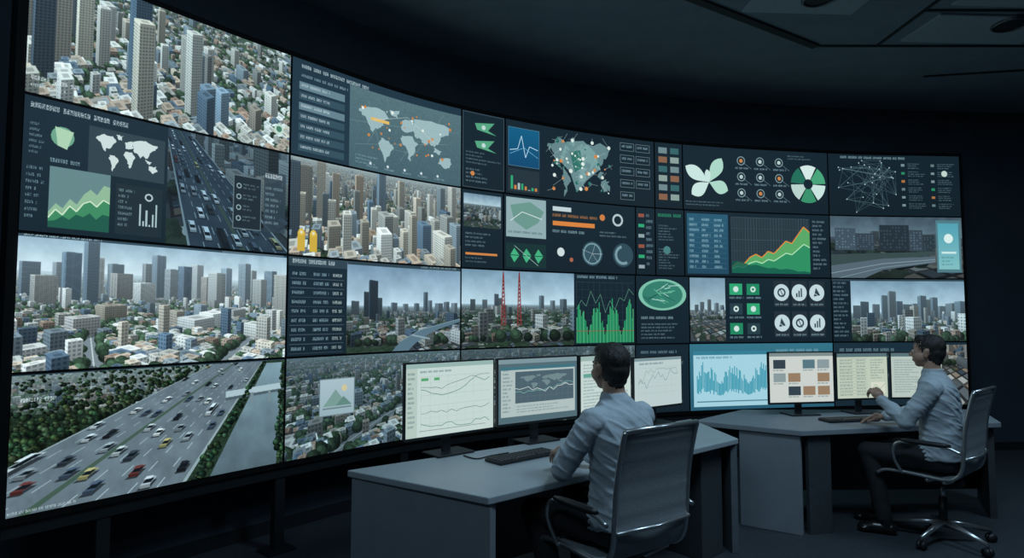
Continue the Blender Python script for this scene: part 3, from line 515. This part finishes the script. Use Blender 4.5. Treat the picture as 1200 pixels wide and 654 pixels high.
M_tile=new_mat('acoustic_tile',(.42,.49,.54),.9,var=.1,vscale=60)
for i,(x,y,w,h) in enumerate([(2.3,4.75,.9,.45),(4.0,4.62,1.1,.5),(4.0,5.28,1.1,.5),(5.5,5.28,1.2,.5)]): obox('acoustic_tile_%d'%i,(x,y,HC-.01),(1,.05),(w,h,.02),M_tile,ct,.004)
def ring(name,x,y,r):
    e=empty(name); pts=[(x+r*math.cos(t),y+r*math.sin(t),HC-.028) for t in np.linspace(0,2*math.pi,33)]
    tube('trim_ring',pts,.012,M_steel,e,8); n=24; V=[(x+r*.9*math.cos(2*math.pi*i/n),y+r*.9*math.sin(2*math.pi*i/n),HC-.026) for i in range(n)]; mk('baffle',V,[list(range(n))[::-1]],M_cdark,e)
ring('recessed_downlight',4.15,5.15,.13); ring('recessed_downlight',2.35,4.72,.12); ring('recessed_downlight',5.3,6.1,.12)
# ------------------------------------------------------------------ desks
def inset(poly,d):
    c=np.mean(np.array(poly),axis=0); return [tuple(c+(np.array(p)-c)*(1-d/np.linalg.norm(np.array(p)-c))) for p in poly]
def wallseg(p,q,t):
    p=np.array(p);q=np.array(q);d=(q-p)/np.linalg.norm(q-p);n=np.array([-d[1],d[0]])*t/2
    return [tuple(p+n),tuple(q+n),tuple(q-n),tuple(p-n)]
DZ=.74
BL,FL,FR,BR=(-.87,3.41),(-.106,2.9),(1.505,4.28),(1.42,5.1)
d1=empty('office_desk')
prism('desktop',[BL,FL,FR,BR],DZ-.035,DZ,M_desk,d1,.006)
I=inset([BL,FL,FR,BR],.04)
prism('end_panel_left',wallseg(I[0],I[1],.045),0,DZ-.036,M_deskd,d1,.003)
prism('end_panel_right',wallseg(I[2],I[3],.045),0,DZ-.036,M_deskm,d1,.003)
bi=np.array(I[0]),np.array(I[3])
pa=bi[0]+(bi[1]-bi[0])*.03+np.array([.12,-.1]); pb=bi[1]+np.array([-.03,-.12])
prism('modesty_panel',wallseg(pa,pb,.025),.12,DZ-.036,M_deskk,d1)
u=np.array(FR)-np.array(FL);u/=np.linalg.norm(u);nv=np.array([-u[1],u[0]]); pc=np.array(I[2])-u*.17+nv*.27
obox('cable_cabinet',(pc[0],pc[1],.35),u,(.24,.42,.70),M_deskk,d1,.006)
d2=empty('office_desk')
A2,B2,C2,D2,E2=(1.42,5.02),(2.055,4.57),(3.75,4.93),(4.1,5.62),(2.0,5.6)
prism('desktop',[A2,B2,C2,D2,E2],DZ-.04,DZ,M_deskd,d2,.006)
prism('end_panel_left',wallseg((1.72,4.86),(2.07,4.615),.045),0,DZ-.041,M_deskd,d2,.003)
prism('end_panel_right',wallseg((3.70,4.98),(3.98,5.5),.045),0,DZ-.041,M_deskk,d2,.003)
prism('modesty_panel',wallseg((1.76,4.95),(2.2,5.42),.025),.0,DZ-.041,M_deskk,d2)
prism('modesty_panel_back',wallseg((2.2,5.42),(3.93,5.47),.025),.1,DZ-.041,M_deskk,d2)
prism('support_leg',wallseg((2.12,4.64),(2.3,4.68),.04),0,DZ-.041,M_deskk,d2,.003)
# ------------------------------------------------------------------ monitors
mw,mh=560,360; matl=np.zeros((mh,mw*7,3),np.float32)
def mcv(i): return Cv(matl[:,i*mw:(i+1)*mw])
WH=(.79,.86,.84); INK=(.3,.42,.44)
c=mcv(0); c.fill(WH); c.rect(0,0,1,.06,(.6,.72,.7)); c.rect(0,.06,.12,1,(.72,.8,.77)); c.block(.02,.12,.1,.9,12,INK,.7); c.text(.15,.1,.5,.03,INK)
for j in range(2):
    g=c.sub(.16,.18+j*.4,.95,.52+j*.4); grid(g,8,4,(.62,.72,.7),.6); g.line([(i/14,v) for i,v in enumerate([1-x for x in walk(15,.18,.01)])],3,(.35,.55,.5)); g.line([(i/14,v) for i,v in enumerate([1-x for x in walk(15,.12,.01,v0=.6)])],2.5,(.45,.5,.52))
c.rect(.16,.2,.24,.24,(.35,.65,.45)); c.rect(.3,.2,.36,.24,(.35,.65,.45)); c.rect(.14,.92,.9,.925,INK)
c=mcv(1); c.fill((.33,.43,.47)); c.rect(0,0,1,.07,(.5,.6,.63)); c.rect(.03,.12,.97,.9,(.70,.77,.76)); g=c.sub(.2,.2,.95,.7); g.fill((.3,.39,.43)); grid(g,10,5,(.42,.5,.54)); world(g.sub(.05,.1,.95,.6),(.45,.54,.56))
g.line([(i/14,v) for i,v in enumerate([1-x for x in walk(15,.2,.0)])],3,(.85,.9,.88)); g.line([(i/14,v) for i,v in enumerate([1-x for x in walk(15,.1,.02)])],2.5,(.5,.75,.7)); c.block(.05,.16,.17,.86,12,INK); c.rect(.03,.12,.97,.17,(.25,.45,.5)); c.block(.22,.74,.9,.87,3,INK)
c=mcv(2); c.fill(WH); c.rect(0,0,1,.08,(.62,.72,.7)); c.block(.05,.14,.45,.9,14,INK); c.rect(.05,.3,.4,.36,(.4,.65,.6)); c.block(.55,.14,.95,.9,12,INK)
c=mcv(3); c.fill((.75,.82,.82)); c.rect(0,0,1,.06,(.5,.6,.62)); g=c.sub(.08,.2,.92,.85); grid(g,6,5,(.6,.7,.68)); g.line([(i/20,v) for i,v in enumerate([1-x for x in walk(21,.2)])],3,(.4,.5,.52)); g.line([(i/20,v) for i,v in enumerate([1-x for x in walk(21,.2,v0=.6)])],3,(.5,.62,.58)); c.text(.1,.1,.6,.04,INK)
c=mcv(4); c.fill((.81,.84,.82)); c.rect(0,0,1,.07,(.5,.56,.56))
for i in range(4):
    for j in range(3): 
        if R.rand()<.75: c.rect(.06+i*.23,.14+j*.27,.25+i*.23,.32+j*.27,[(.35,.48,.52),(.6,.5,.4),(.2,.26,.3),(.5,.62,.58),(.55,.62,.63)][R.randint(5)]); c.text(.06+i*.23,.34+j*.27,.22+i*.23,.03,INK)
c=mcv(5); c.fill((.76,.81,.74)); c.rect(0,0,1,.08,(.35,.45,.48)); 
for i in range(12): c.rect(.04,.12+i*.07,.6,.125+i*.07,(.55,.6,.55)); c.text(.05,.14+i*.07,.3,.03,INK); c.text(.38,.14+i*.07,.56,.03,INK)
c.block(.66,.14,.95,.6,8,INK); c.rect(.66,.65,.95,.9,(.85,.87,.8)); c.line([(.66,.85),(.75,.7),(.85,.8),(.95,.68)],3,(.4,.6,.5))
c=mcv(6); c.fill((.73,.79,.76)); c.rect(0,0,1,.08,(.35,.45,.48)); c.block(.06,.15,.6,.92,14,INK); c.rect(.66,.15,.94,.45,(.35,.46,.5)); c.rect(.66,.55,.94,.85,(.5,.62,.6))
matl=np.clip(matl,0,1); M_mon=screen_mat('monitor_display',mkimg('monitor_feed',matl),.95)
def monitor(L,Rr,z0,z1,idx):
    e=empty('computer_monitor'); L=Vector((*L,0)); Rr=Vector((*Rr,0)); ax=(Rr-L).normalized(); n=Vector((ax.y,-ax.x,0)); W=(Rr-L).length-.008; c=(L+Rr)/2; H=z1-z0; zc=(z0+z1)/2
    obox('housing',c+Vector((0,0,zc))-n*.012,ax,(W,.024,H),M_blk,e,.004); obox('rear_bulge',c+Vector((0,0,zc-.02))-n*.035,ax,(W*.55,.03,H*.55),M_blk,e,.01)
    b=.010; A=c-ax*(W/2-b)+n*.0012; B=c+ax*(W/2-b)+n*.0012
    V=[A+Vector((0,0,z0+b*1.7)),B+Vector((0,0,z0+b*1.7)),B+Vector((0,0,z1-b)),A+Vector((0,0,z1-b))]
    o=mk('display',V,[[0,1,2,3]],M_mon,e); uv=o.data.uv_layers.new(name='UVMap')
    for li,(u,v) in enumerate([(0,0),(1,0),(1,1),(0,1)]): uv.data[li].uv=((idx+.002+u*.996)/7,v)
    s=c-n*.06; obox('stand_neck',s+Vector((0,0,(DZ+zc-.05)/2+.01)),ax,(.06,.018,zc-.05-DZ),M_blk,e,.004); obox('stand_base',s+Vector((0,0,DZ+.007))+n*.03,ax,(.26,.18,.012),M_blk,e,.005)
monitor((-.608,3.6),(-.108,4.02),.845,1.288,0)
monitor((-.096,3.99),(.453,4.38),.86,1.288,1)
monitor((.458,4.36),(.88,4.71),.86,1.285,2)
monitor((.887,4.69),(1.335,5.02),.86,1.25,3)
monitor((2.095,5.24),(2.69,5.34),.83,1.26,4)
monitor((2.70,5.34),(3.2,5.44),.85,1.25,5)
monitor((3.21,5.44),(3.68,5.46),.85,1.25,6)
def keyboard(c,ax):
    e=empty('keyboard'); ax=Vector((*ax,0)).normalized(); ay=Vector((-ax.y,ax.x,0)); c=Vector((*c,DZ))
    obox('case',c+Vector((0,0,.01)),ax,(.44,.145,.016),M_blk,e,.004); V=[];F=[]
    for j in range(5):
        for i in range(15):
            if j==0 and 4<=i<=9: 
                if i!=4: continue
                wd=.16; cx=-.2+ (4+2.5)*.0285
            else: wd=.024; cx=-.2+i*.0285
            p=c+ax*cx+ay*(-.052+j*.026)+Vector((0,0,.0185)); k=len(V)
            for dz,s in((0,1),(.006,.86)):
                for sx,sy in((-1,-1),(1,-1),(1,1),(-1,1)): V.append(p+ax*(sx*wd/2*s)+ay*(sy*.0115*s)+Vector((0,0,dz)))
            F+=[[k+4,k+5,k+6,k+7]]+[[k+a_,k+(a_+1)%4,k+4+(a_+1)%4,k+4+a_] for a_ in range(4)]
    mk('keys',V,F,new_mat('keycap_grey',(.03,.034,.04),.5),e)
def mouse(c,ax):
    ax=Vector((*ax,0)).normalized(); ay=Vector((-ax.y,ax.x,0)); V=[];F=[];n=16;m=6
    for j in range(m+1):
        a=j/m*math.pi/2
        for i in range(n):
            t=2*math.pi*i/n; V.append(Vector((*c,DZ+.001))+ax*(.03*math.cos(t)*math.cos(a))+ay*(.055*math.sin(t)*math.cos(a))+Vector((0,0,.034*math.sin(a))))
    for j in range(m):
        for i in range(n): F.append([j*n+i,j*n+(i+1)%n,(j+1)*n+(i+1)%n,(j+1)*n+i])
    F.append(list(range(n))[::-1]); mk('computer_mouse',V,F,M_blk,None,True)
keyboard((.06,3.70),(.76,.65)); keyboard((2.62,5.0),(.95,.2)); mouse((.55,3.98),(.76,.65)); mouse((3.0,5.05),(.95,.2))
def cable(pts,m=None): v,f=tube_data(smoothpts(pts,8),.004,8); mk('power_cable',v,f,m or M_blk,None,True)
cable([(-.28,3.74,.745),(-.2,3.66,.745),(-.12,3.74,.745),(-.02,3.82,.745)])
M_cab=new_mat('cable_grey',(.16,.18,.2),.5)
cable([(.05,3.6,.66),(.0,3.5,.35),(-.02,3.4,.05),(.1,3.35,.006),(.35,3.45,.006)],M_cab)
cable([(.18,3.72,.66),(.2,3.65,.3),(.15,3.55,.04),(-.1,3.4,.006)],M_cab)
# ------------------------------------------------------------------ chair
def chair(hip,F):
    e=empty('office_chair'); F=Vector((*F,0)).normalized(); Rt=Vector((F.y,-F.x,0)); O=Vector((*hip,0))
    P=lambda r,f,z:O+Rt*r+F*f+Vector((0,0,z))
    prof=smoothpts([(.33,.445),(.27,.475),(.12,.478),(-.06,.468),(-.14,.485),(-.185,.55),(-.2,.68),(-.215,.84),(-.25,1.0),(-.268,1.06)],6)
    hw=.235
    V=[];Fc=[];m=10;n=len(prof)
    for side in(0,1):
        for i,p in enumerate(prof):
            q=prof[min(i+1,n-1)]-prof[max(i-1,0)]; q=q/np.linalg.norm(q); nn=np.array([q[1],-q[0]])
            for j in range(m+1):
                r=-hw+2*hw*j/m; sag=.018*(1-(r/hw)**2); rib=.0012*math.sin(i*2.1); o=rib+(.004 if side else 0)
                V.append(P(r,p[0]-nn[0]*(o)-sag*(.6 if i>22 else 0)*1.0,p[1]-nn[1]*o-(sag if i<18 else 0)))
    st=n*(m+1)
    for i in range(n-1):
        for j in range(m):
            a=i*(m+1)+j; Fc.append([a,a+1,a+m+2,a+m+1]); Fc.append([st+a,st+a+m+1,st+a+m+2,st+a+1])
    mk('sling_seat_and_back',V,Fc,M_sling,e,True)
    for s in(-1,1):
        tube('side_rail_%s'%('left' if s<0 else 'right'),[P(s*hw,p[0],p[1]) for p in prof],.0125,M_chr,e)
        arm=smoothpts([(.16,.47),(.2,.56),(.2,.65),(.15,.69),(0,.695),(-.12,.69),(-.2,.66)],5)
        tube('arm_frame_%s'%('left' if s<0 else 'right'),[P(s*(hw+.012+.035*min(1,(p[1]-.46)/.15)),p[0],p[1]) for p in arm],.010,M_chr,e)
        tube('arm_pad_%s'%('left' if s<0 else 'right'),[P(s*(hw+.047),f,.702) for f in(.15,.1,0,-.1,-.14)],[.010,.017,.018,.017,.010],M_blk,e)
    for nm,i in(('top_bar',n-1),('front_bar',0)): tube(nm,[P(-hw,*prof[i]),P(hw,*prof[i])],.012,M_chr,e)
    tube('lumbar_bar',[P(-hw,-.21,.62),P(0,-.235,.62),P(hw,-.21,.62)],.010,M_chr,e)
    tube('seat_bar',[P(-hw,.02,.45),P(0,.02,.425),P(hw,.02,.45)],.013,M_chr,e); tube('seat_bar_rear',[P(-hw,-.08,.45),P(0,-.08,.425),P(hw,-.08,.45)],.013,M_chr,e)
    obox('tilt_mechanism',P(0,-.02,.41),Rt,(.12,.2,.05),M_blk,e,.01)
    tube('gas_lift',[P(0,0,.39),P(0,0,.28)],.016,M_chr,e); tube('lift_column',[P(0,0,.30),P(0,0,.1)],.026,M_blk,e,16)
    tube('tilt_lever',[P(.03,.0,.41),P(.2,.02,.41)],.006,M_chr,e)
    for i in range(5):
        a=2*math.pi*i/5+.5; d=Rt*math.cos(a)+F*math.sin(a); c0=O+Vector((0,0,.125)); t=O+d*.31+Vector((0,0,.08))
        tube('base_leg_%d'%i,[c0+d*.01,c0+d*.12+Vector((0,0,-.008)),t],[.026,.02,.013],M_chr,e)
        w=d.cross(Vector((0,0,1))).normalized()
        for s in(-1,1):
            cc=t+w*(.014*s); cc.z=.03; tube('caster_%d_%s'%(i,'a' if s<0 else 'b'),[cc-w*.009,cc+w*.009],.029,M_blk,e,18)
        tube('caster_stem_%d'%i,[t,Vector((t.x,t.y,.04))],.008,M_blk,e)
# ------------------------------------------------------------------ human
M_shirt=new_mat('shirt_cotton',(.38,.45,.51),.8,var=.05,vscale=10,bump=.35,bscale=35)
M_trs=new_mat('trousers_dark',(.012,.014,.018),.85,bump=.2)
M_skin=new_mat('skin',(.42,.26,.195),.5,var=.06,vscale=30,bump=.05)
M_hair=new_mat('hair_dark',(.011,.010,.010),.6,var=.4,vscale=90,bump=.5,bscale=160)
M_shoe=new_mat('shoe_leather',(.01,.01,.011),.3)
M_lip=new_mat('lips',(.32,.14,.11),.45); M_eye=new_mat('eye',(.5,.5,.48),.2)
TAG={'shirt':0,'trs':1,'skin':2,'hair':3,'shoe':4,'lip':5,'eye':6}
def person(hip,F,pose):
    F=Vector((*F,0)).normalized(); Rt=Vector((F.y,-F.x,0)); O=Vector((*hip,0)); VV=[];FF=[];TT=[]
    def add(V,Fc,tag):
        k=len(VV); VV.extend(V); FF.extend([[i+k for i in f] for f in Fc]); TT.extend([TAG[tag]]*len(V))
    def ell(c,r,tag,M=None,n=28,m=18):
        V=[];Fc=[]; c=Vector(c)
        for j in range(1,m):
            a=math.pi*j/m
            for i in range(n):
                t=2*math.pi*i/n; v=Vector((r[0]*math.sin(a)*math.cos(t),r[1]*math.sin(a)*math.sin(t),r[2]*math.cos(a)))
                V.append(c+(M@v if M else v))
        tp=len(V); V.append(c+(M@Vector((0,0,r[2])) if M else Vector((0,0,r[2])))); V.append(c-(M@Vector((0,0,r[2])) if M else Vector((0,0,r[2]))))
        for j in range(m-2):
            for i in range(n): Fc.append([j*n+i,(j+1)*n+i,(j+1)*n+(i+1)%n,j*n+(i+1)%n])
        for i in range(n): Fc.append([tp,i,(i+1)%n]); Fc.append([tp+1,(m-2)*n+(i+1)%n,(m-2)*n+i])
        add(V,Fc,tag)
    def cap(a,b,ra,rb,tag,n=20):
        a=Vector(a);b=Vector(b);d=b-a;L=d.length;d=d.normalized();pts=[];rs=[]
        for t in np.linspace(-math.pi/2+.12,0,6): pts.append(a+d*(ra*math.sin(t))); rs.append(ra*math.cos(t))
        m=max(3,int(L/.012))
        for t in np.linspace(0,1,m)[1:-1]: pts.append(a+d*(L*t)); rs.append(ra+(rb-ra)*t)
        for t in np.linspace(0,math.pi/2-.12,6): pts.append(b+d*(rb*math.sin(t))); rs.append(rb*math.cos(t))
        u=d.orthogonal().normalized(); w=d.cross(u); V=[];Fc=[]
        for p,r in zip(pts,rs):
            for k in range(n): t=2*math.pi*k/n; V.append(p+(u*math.cos(t)+w*math.sin(t))*r)
        for i in range(len(pts)-1):
            for k in range(n): Fc.append([i*n+k,i*n+(k+1)%n,(i+1)*n+(k+1)%n,(i+1)*n+k])
        Fc.append(list(range(n))[::-1]); Fc.append(list(range((len(pts)-1)*n,len(pts)*n))); add(V,Fc,tag)
    def chain(P,rs,tag,n=20):
        for i in range(len(P)-1): cap(P[i],P[i+1],rs[i],rs[i+1],tag,n)
    def loft(rings,tag,n=56,exp=2.3):
        rr=smoothpts(rings,8); V=[];Fc=[]
        for z,f,hw,hd,rx in rr:
            for k in range(n):
                t=2*math.pi*k/n; c_,s_=math.cos(t),math.sin(t); V.append(Vector((rx+hw*math.copysign(abs(c_)**(2/exp),c_),f+hd*math.copysign(abs(s_)**(2/exp),s_),z)))
        for i in range(len(rr)-1):
            for k in range(n): Fc.append([i*n+k,i*n+(k+1)%n,(i+1)*n+(k+1)%n,(i+1)*n+k])
        Fc.append(list(range(n))[::-1]); Fc.append(list(range((len(rr)-1)*n,len(rr)*n))); add(V,Fc,tag)
    ln=pose.get('lean',0)
    fz=lambda z:ln*max(0,(z-.55))
    loft([(.575,0,.186,.140,0),(.60,0,.186,.138,0),(.67,fz(.67)-.005,.180,.130,0),(.76,fz(.76)-.008,.170,.122,0),(.86,fz(.86)-.008,.177,.122,0),(.95,fz(.95)-.01,.192,.125,0),(1.03,fz(1.03)-.008,.195,.118,0),(1.09,fz(1.09),.165,.098,0),(1.13,fz(1.13)+.003,.10,.075,0),(1.16,fz(1.16)+.006,.062,.058,0)],'shirt')
    loft([(.488,0.01,.13,.10,0),(.51,0.005,.162,.120,0),(.56,0,.170,.128,0),(.60,0,.160,.115,0),(.63,0,.14,.10,0)],'trs')
    cap((-.14,fz(1.08),1.065),(.14,fz(1.08),1.065),.062,.062,'shirt')
    loft([(1.135,fz(1.15)+.008,.078,.070,0),(1.16,fz(1.16)+.012,.066,.062,0),(1.180,fz(1.18)+.014,.061,.058,0)],'shirt')
    for s in(-1,1):
        K=Vector(pose['knee'][s]);A=Vector(pose['ankle'][s]);T=Vector(pose['toe'][s])
        H=Vector((s*.088,.02,.575)); mid=H.lerp(K,.5)+Vector((0,0,-.003))
        chain([H,mid,K],[.090,.080,.064],'trs'); sm=K.lerp(A,.35)+Vector((0,-.012,0)); hem=K.lerp(A,.93)
        chain([K,sm,hem],[.062,.062,.052],'trs'); cap(K.lerp(A,.9),A,.036,.036,'shoe')
        d=(T-A); d.z=0; d.normalize(); heel=Vector((A.x,A.y,.045))-d*.035; 
        chain([heel,heel+d*.11,Vector((T.x,T.y,.034))-d*.04],[.04,.042,.033],'shoe'); ell(Vector((T.x,T.y,.03))-d*.05,(.046,.046,.028),'shoe'); cap(Vector((A.x,A.y,.09)),heel+d*.03,.04,.04,'shoe')
        Sh=Vector((s*.178,fz(1.07),1.058)); E=Vector(pose['elbow'][s]); W=Vector(pose['wrist'][s]); 
        chain([Sh,Sh.lerp(E,.5)+Vector((s*.004,0,0)),E],[.066,.058,.050],'shirt'); cf=E.lerp(W,.9); chain([E,E.lerp(W,.4),cf],[.049,.047,.036],'shirt'); cap(E.lerp(W,.84),E.lerp(W,.93),.039,.040,'shirt')
        cap(E.lerp(W,.8),W,.027,.025,'skin')
        hd,hn=[Vector(x).normalized() for x in pose['hand'][s]]; hs=hd.cross(hn).normalized(); hn=hs.cross(hd).normalized()
        curl=pose['curl'][s]
        for k in range(4):
            o=(-.030+.020*k); B=W+hd*.085+hs*o*.95; cap(W+hd*.012+hs*o*.5,B,.0155,.0125,'skin',14)
        ell(W+hd*.048,(.036,.036,.030),'skin')
        ts=pose['thumb'][s]
        for k in range(4):
            o=-.030+.020*k; kk=k if ts<0 else 3-k
            Ls=[(.040,.025,.019),(.045,.028,.020),(.041,.026,.020),(.032,.020,.017)][kk]; p=W+hd*(.088-.006*abs(kk-1))+hs*o; ang=.15
            for q in range(3):
                ang+=curl*(.8,1.0,.7)[q]*(1+.12*kk); dr=hd*math.cos(ang)-hn*math.sin(ang)+hs*(o*2.2); dr.normalize(); nx=p+dr*Ls[q]; cap(p,nx,.0090-.0008*q-.0006*(kk==3),.0084-.0008*q-.0006*(kk==3),'skin',12); p=nx
        tb=W+hd*.028+hs*(ts*.024); t1=tb+hd*.030+hs*(ts*.026)-hn*.010; t2=t1+hd*.032+hs*(ts*.006)-hn*.008; t3=t2+hd*.022-hs*(ts*.004)-hn*.006
        chain([tb,t1,t2,t3],[.015,.012,.0105,.0085],'skin',12)
    hc=Vector((0,fz(1.3)+.035,1.30)); yaw=pose.get('yaw',0); pit=pose.get('pitch',0)
    M=Matrix.Rotation(yaw,3,'Z')@Matrix.Rotation(pit,3,'X'); h=lambda x,y,z:hc+M@Vector((x,y,z))
    cap((0,fz(1.12)+.003,1.11),hc+Vector((0,-.02,-.07)),.056,.053,'skin')
    ell(h(0,-.01,.028),(.073,.092,.086),'skin',M); ell(h(0,.024,-.035),(.058,.068,.072),'skin',M); ell(h(0,.05,-.082),(.03,.028,.026),'skin',M); ell(h(0,.045,.0),(.055,.045,.05),'skin',M)
    cap(h(0,.086,.012),h(0,.104,-.024),.007,.011,'skin',12); ell(h(-.011,.093,-.028),(.008,.009,.007),'skin',M); ell(h(.011,.093,-.028),(.008,.009,.007),'skin',M)
    cap(h(-.018,.084,-.055),h(.018,.084,-.055),.006,.006,'lip',10); cap(h(-.014,.083,-.063),h(.014,.083,-.063),.007,.007,'lip',10)
    for s in(-1,1):
        ell(h(s*.028,.077,.004),(.013,.011,.010),'eye',M,16,10); cap(h(s*.016,.088,.024),h(s*.042,.078,.024),.005,.004,'hair',8); ell(h(s*.04,.055,-.03),(.022,.025,.025),'skin',M)
        ell(h(s*.045,.03,-.035),(.026,.042,.034),'skin',M)
        Me=M@Matrix.Rotation(s*-.35,3,'Z')
        ell(h(s*.080,-.004,-.010),(.007,.018,.031),'skin',Me,28,20); ell(h(s*.083,-.010,.006),(.006,.016,.016),'skin',Me,28,20)
    ell(h(0,-.025,.040),(.080,.093,.086),'hair',M,44,30); ell(h(0,-.040,.0),(.073,.074,.080),'hair',M,44,30); ell(h(0,-.056,-.048),(.055,.040,.048),'hair',M,40,26)
    ell(h(0,.028,.084),(.058,.050,.036),'hair',M,44,30)
    W_=[O+Rt*v.x+F*v.y+Vector((0,0,v.z)) for v in VV]
    me=bpy.data.meshes.new('tmp'); me.from_pydata([tuple(v) for v in W_],[],FF); ob=bpy.data.objects.new('tmp',me); sc.collection.objects.link(ob)
    md=ob.modifiers.new('r','REMESH'); md.mode='VOXEL'; md.voxel_size=.004; md.use_smooth_shade=True
    bpy.context.view_layer.update(); dg=bpy.context.evaluated_depsgraph_get(); m2=bpy.data.meshes.new_from_object(ob.evaluated_get(dg)); bpy.data.objects.remove(ob)
    kd=kdtree.KDTree(len(W_)); [kd.insert(v,i) for i,v in enumerate(W_)]; kd.balance()
    nv_=len(m2.vertices); tg=np.array([TT[kd.find(v.co)[1]] for v in m2.vertices])
    ed=np.array([e.vertices[:] for e in m2.edges])
    for it in range(5):
        cnt=np.zeros((nv_,7)); np.add.at(cnt,(ed[:,0],tg[ed[:,1]]),1); np.add.at(cnt,(ed[:,1],tg[ed[:,0]]),1); cnt[np.arange(nv_),tg]+=1.1; 
        keep=(tg>=5); t2=cnt.argmax(1); tg=np.where(keep,tg,t2)
    ob=bpy.data.objects.new('seated_man',m2); sc.collection.objects.link(ob)
    g=ob.vertex_groups.new(name='cloth'); g.add([int(i) for i in np.where(tg<=1)[0]],1,'REPLACE')
    s1=ob.modifiers.new('s1','SMOOTH'); s1.factor=.5; s1.iterations=12; s1.vertex_group='cloth'
    s2=ob.modifiers.new('s2','SMOOTH'); s2.factor=.5; s2.iterations=3
    bpy.context.view_layer.update(); dg=bpy.context.evaluated_depsgraph_get(); m3=bpy.data.meshes.new_from_object(ob.evaluated_get(dg)); ob.modifiers.clear(); ob.data=m3; m3.name='seated_man'
    m3.update()
    nrm=[v.normal.copy() for v in m3.vertices]
    for i,v in enumerate(m3.vertices):
        t=tg[i]; p=v.co
        if t==0: 
            q=Vector((p.x*7,p.y*7,p.z*13)); wv=noise.noise(q)+.6*noise.noise(q*2.1+Vector((9,1,3))); rd=1-abs(noise.noise(Vector((p.x*5+4,p.y*5,p.z*16+p.x*9))))*2; rd2=1-abs(noise.noise(Vector((p.x*9+p.z*12,p.y*9,p.z*7+2))))*2
            v.co=p+nrm[i]*(.0055*wv+.010*max(0,rd-.5)+.009*max(0,rd2-.55))
        elif t==1: v.co=p+nrm[i]*(.004*noise.noise(p*14))
        elif t==3: v.co=p+nrm[i]*(.0028*noise.noise(Vector((p.x*70,p.y*70,p.z*22)))+.0018*noise.noise(p*30))
    m3.materials.clear()
    for m in(M_shirt,M_trs,M_skin,M_hair,M_shoe,M_lip,M_eye): m3.materials.append(m)
    mi=[]
    for pl in m3.polygons:
        t=[tg[i] for i in pl.vertices]; mi.append(int(max(set(t),key=t.count)))
    m3.polygons.foreach_set('material_index',mi); m3.polygons.foreach_set('use_smooth',[True]*len(mi)); m3.update()
    return ob
F1=(-.65,.76); H1=(.53,3.08); F2=(-.75,.66); H2=(3.0,4.5)
chair((H1[0]-.015,H1[1]),(-.58,.81)); chair((H2[0]-.01,H2[1]-.005),(-.64,.77))
person(H1,F1,dict(lean=.06,knee={-1:(-.19,.43,.575),1:(.12,.45,.585)},ankle={-1:(-.17,.24,.09),1:(.12,.36,.09)},toe={-1:(-.22,.41,.03),1:(.14,.55,.03)},
 elbow={-1:(-.27,.14,.835),1:(.28,.15,.84)},wrist={-1:(-.05,.34,.850),1:(.16,.38,.80)},hand={-1:((.35,1,-.06),(0,.1,1)),1:((-.2,1,-.12),(0,.1,1))},curl={-1:.42,1:.22},thumb={-1:1,1:-1},yaw=-.12,pitch=.02))
person(H2,F2,dict(lean=.04,knee={-1:(-.12,.44,.575),1:(.12,.45,.585)},ankle={-1:(-.12,.34,.09),1:(.12,.42,.09)},toe={-1:(-.16,.52,.03),1:(.14,.61,.03)},
 elbow={-1:(-.24,.17,.83),1:(.27,.17,.85)},wrist={-1:(-.11,.34,.95),1:(.12,.37,.80)},hand={-1:((.30,.60,.70),(-.5,-.45,.6)),1:((-.2,1,-.12),(0,.1,1))},curl={-1:.75,1:.22},thumb={-1:1,1:-1},yaw=.0,pitch=.0))
# ------------------------------------------------------------------ lights
def area_l(name,loc,size,power,col,target=None,sy=None):
    l=bpy.data.lights.new(name,'AREA'); l.shape='RECTANGLE'; l.size=size; l.size_y=sy or size; l.energy=power; l.color=col; o=bpy.data.objects.new(name,l); sc.collection.objects.link(o); o.location=loc
    if target: o.rotation_euler=(Vector(target)-Vector(loc)).to_track_quat('-Z','Y').to_euler()
    return o
LC=(.58,.82,1)
area_l('added_fill_light',(1.6,2.4,3.93),1.2,56,LC,None,.6)
area_l('added_fill_light',(4.4,3.6,3.93),1.2,40,LC,None,.6)
area_l('added_fill_light',(-1.2,.4,3.93),1.6,34,LC,(-.3,3,.6),.8)  # unseen fill lamp added near the camera, aimed at the near desk end
w=bpy.data.worlds.new('w'); sc.world=w; w.use_nodes=True; w.node_tree.nodes['Background'].inputs[0].default_value=(.02,.03,.04,1); w.node_tree.nodes['Background'].inputs[1].default_value=.5
# ------------------------------------------------------------------ camera
cam=bpy.data.cameras.new('camera'); co=bpy.data.objects.new('camera',cam); sc.collection.objects.link(co); co.location=(0,0,EYE); co.rotation_euler=(math.pi/2+TH,0,0)
cam.sensor_width=36; cam.lens=36*FP/1200; cam.clip_start=.05; sc.camera=co
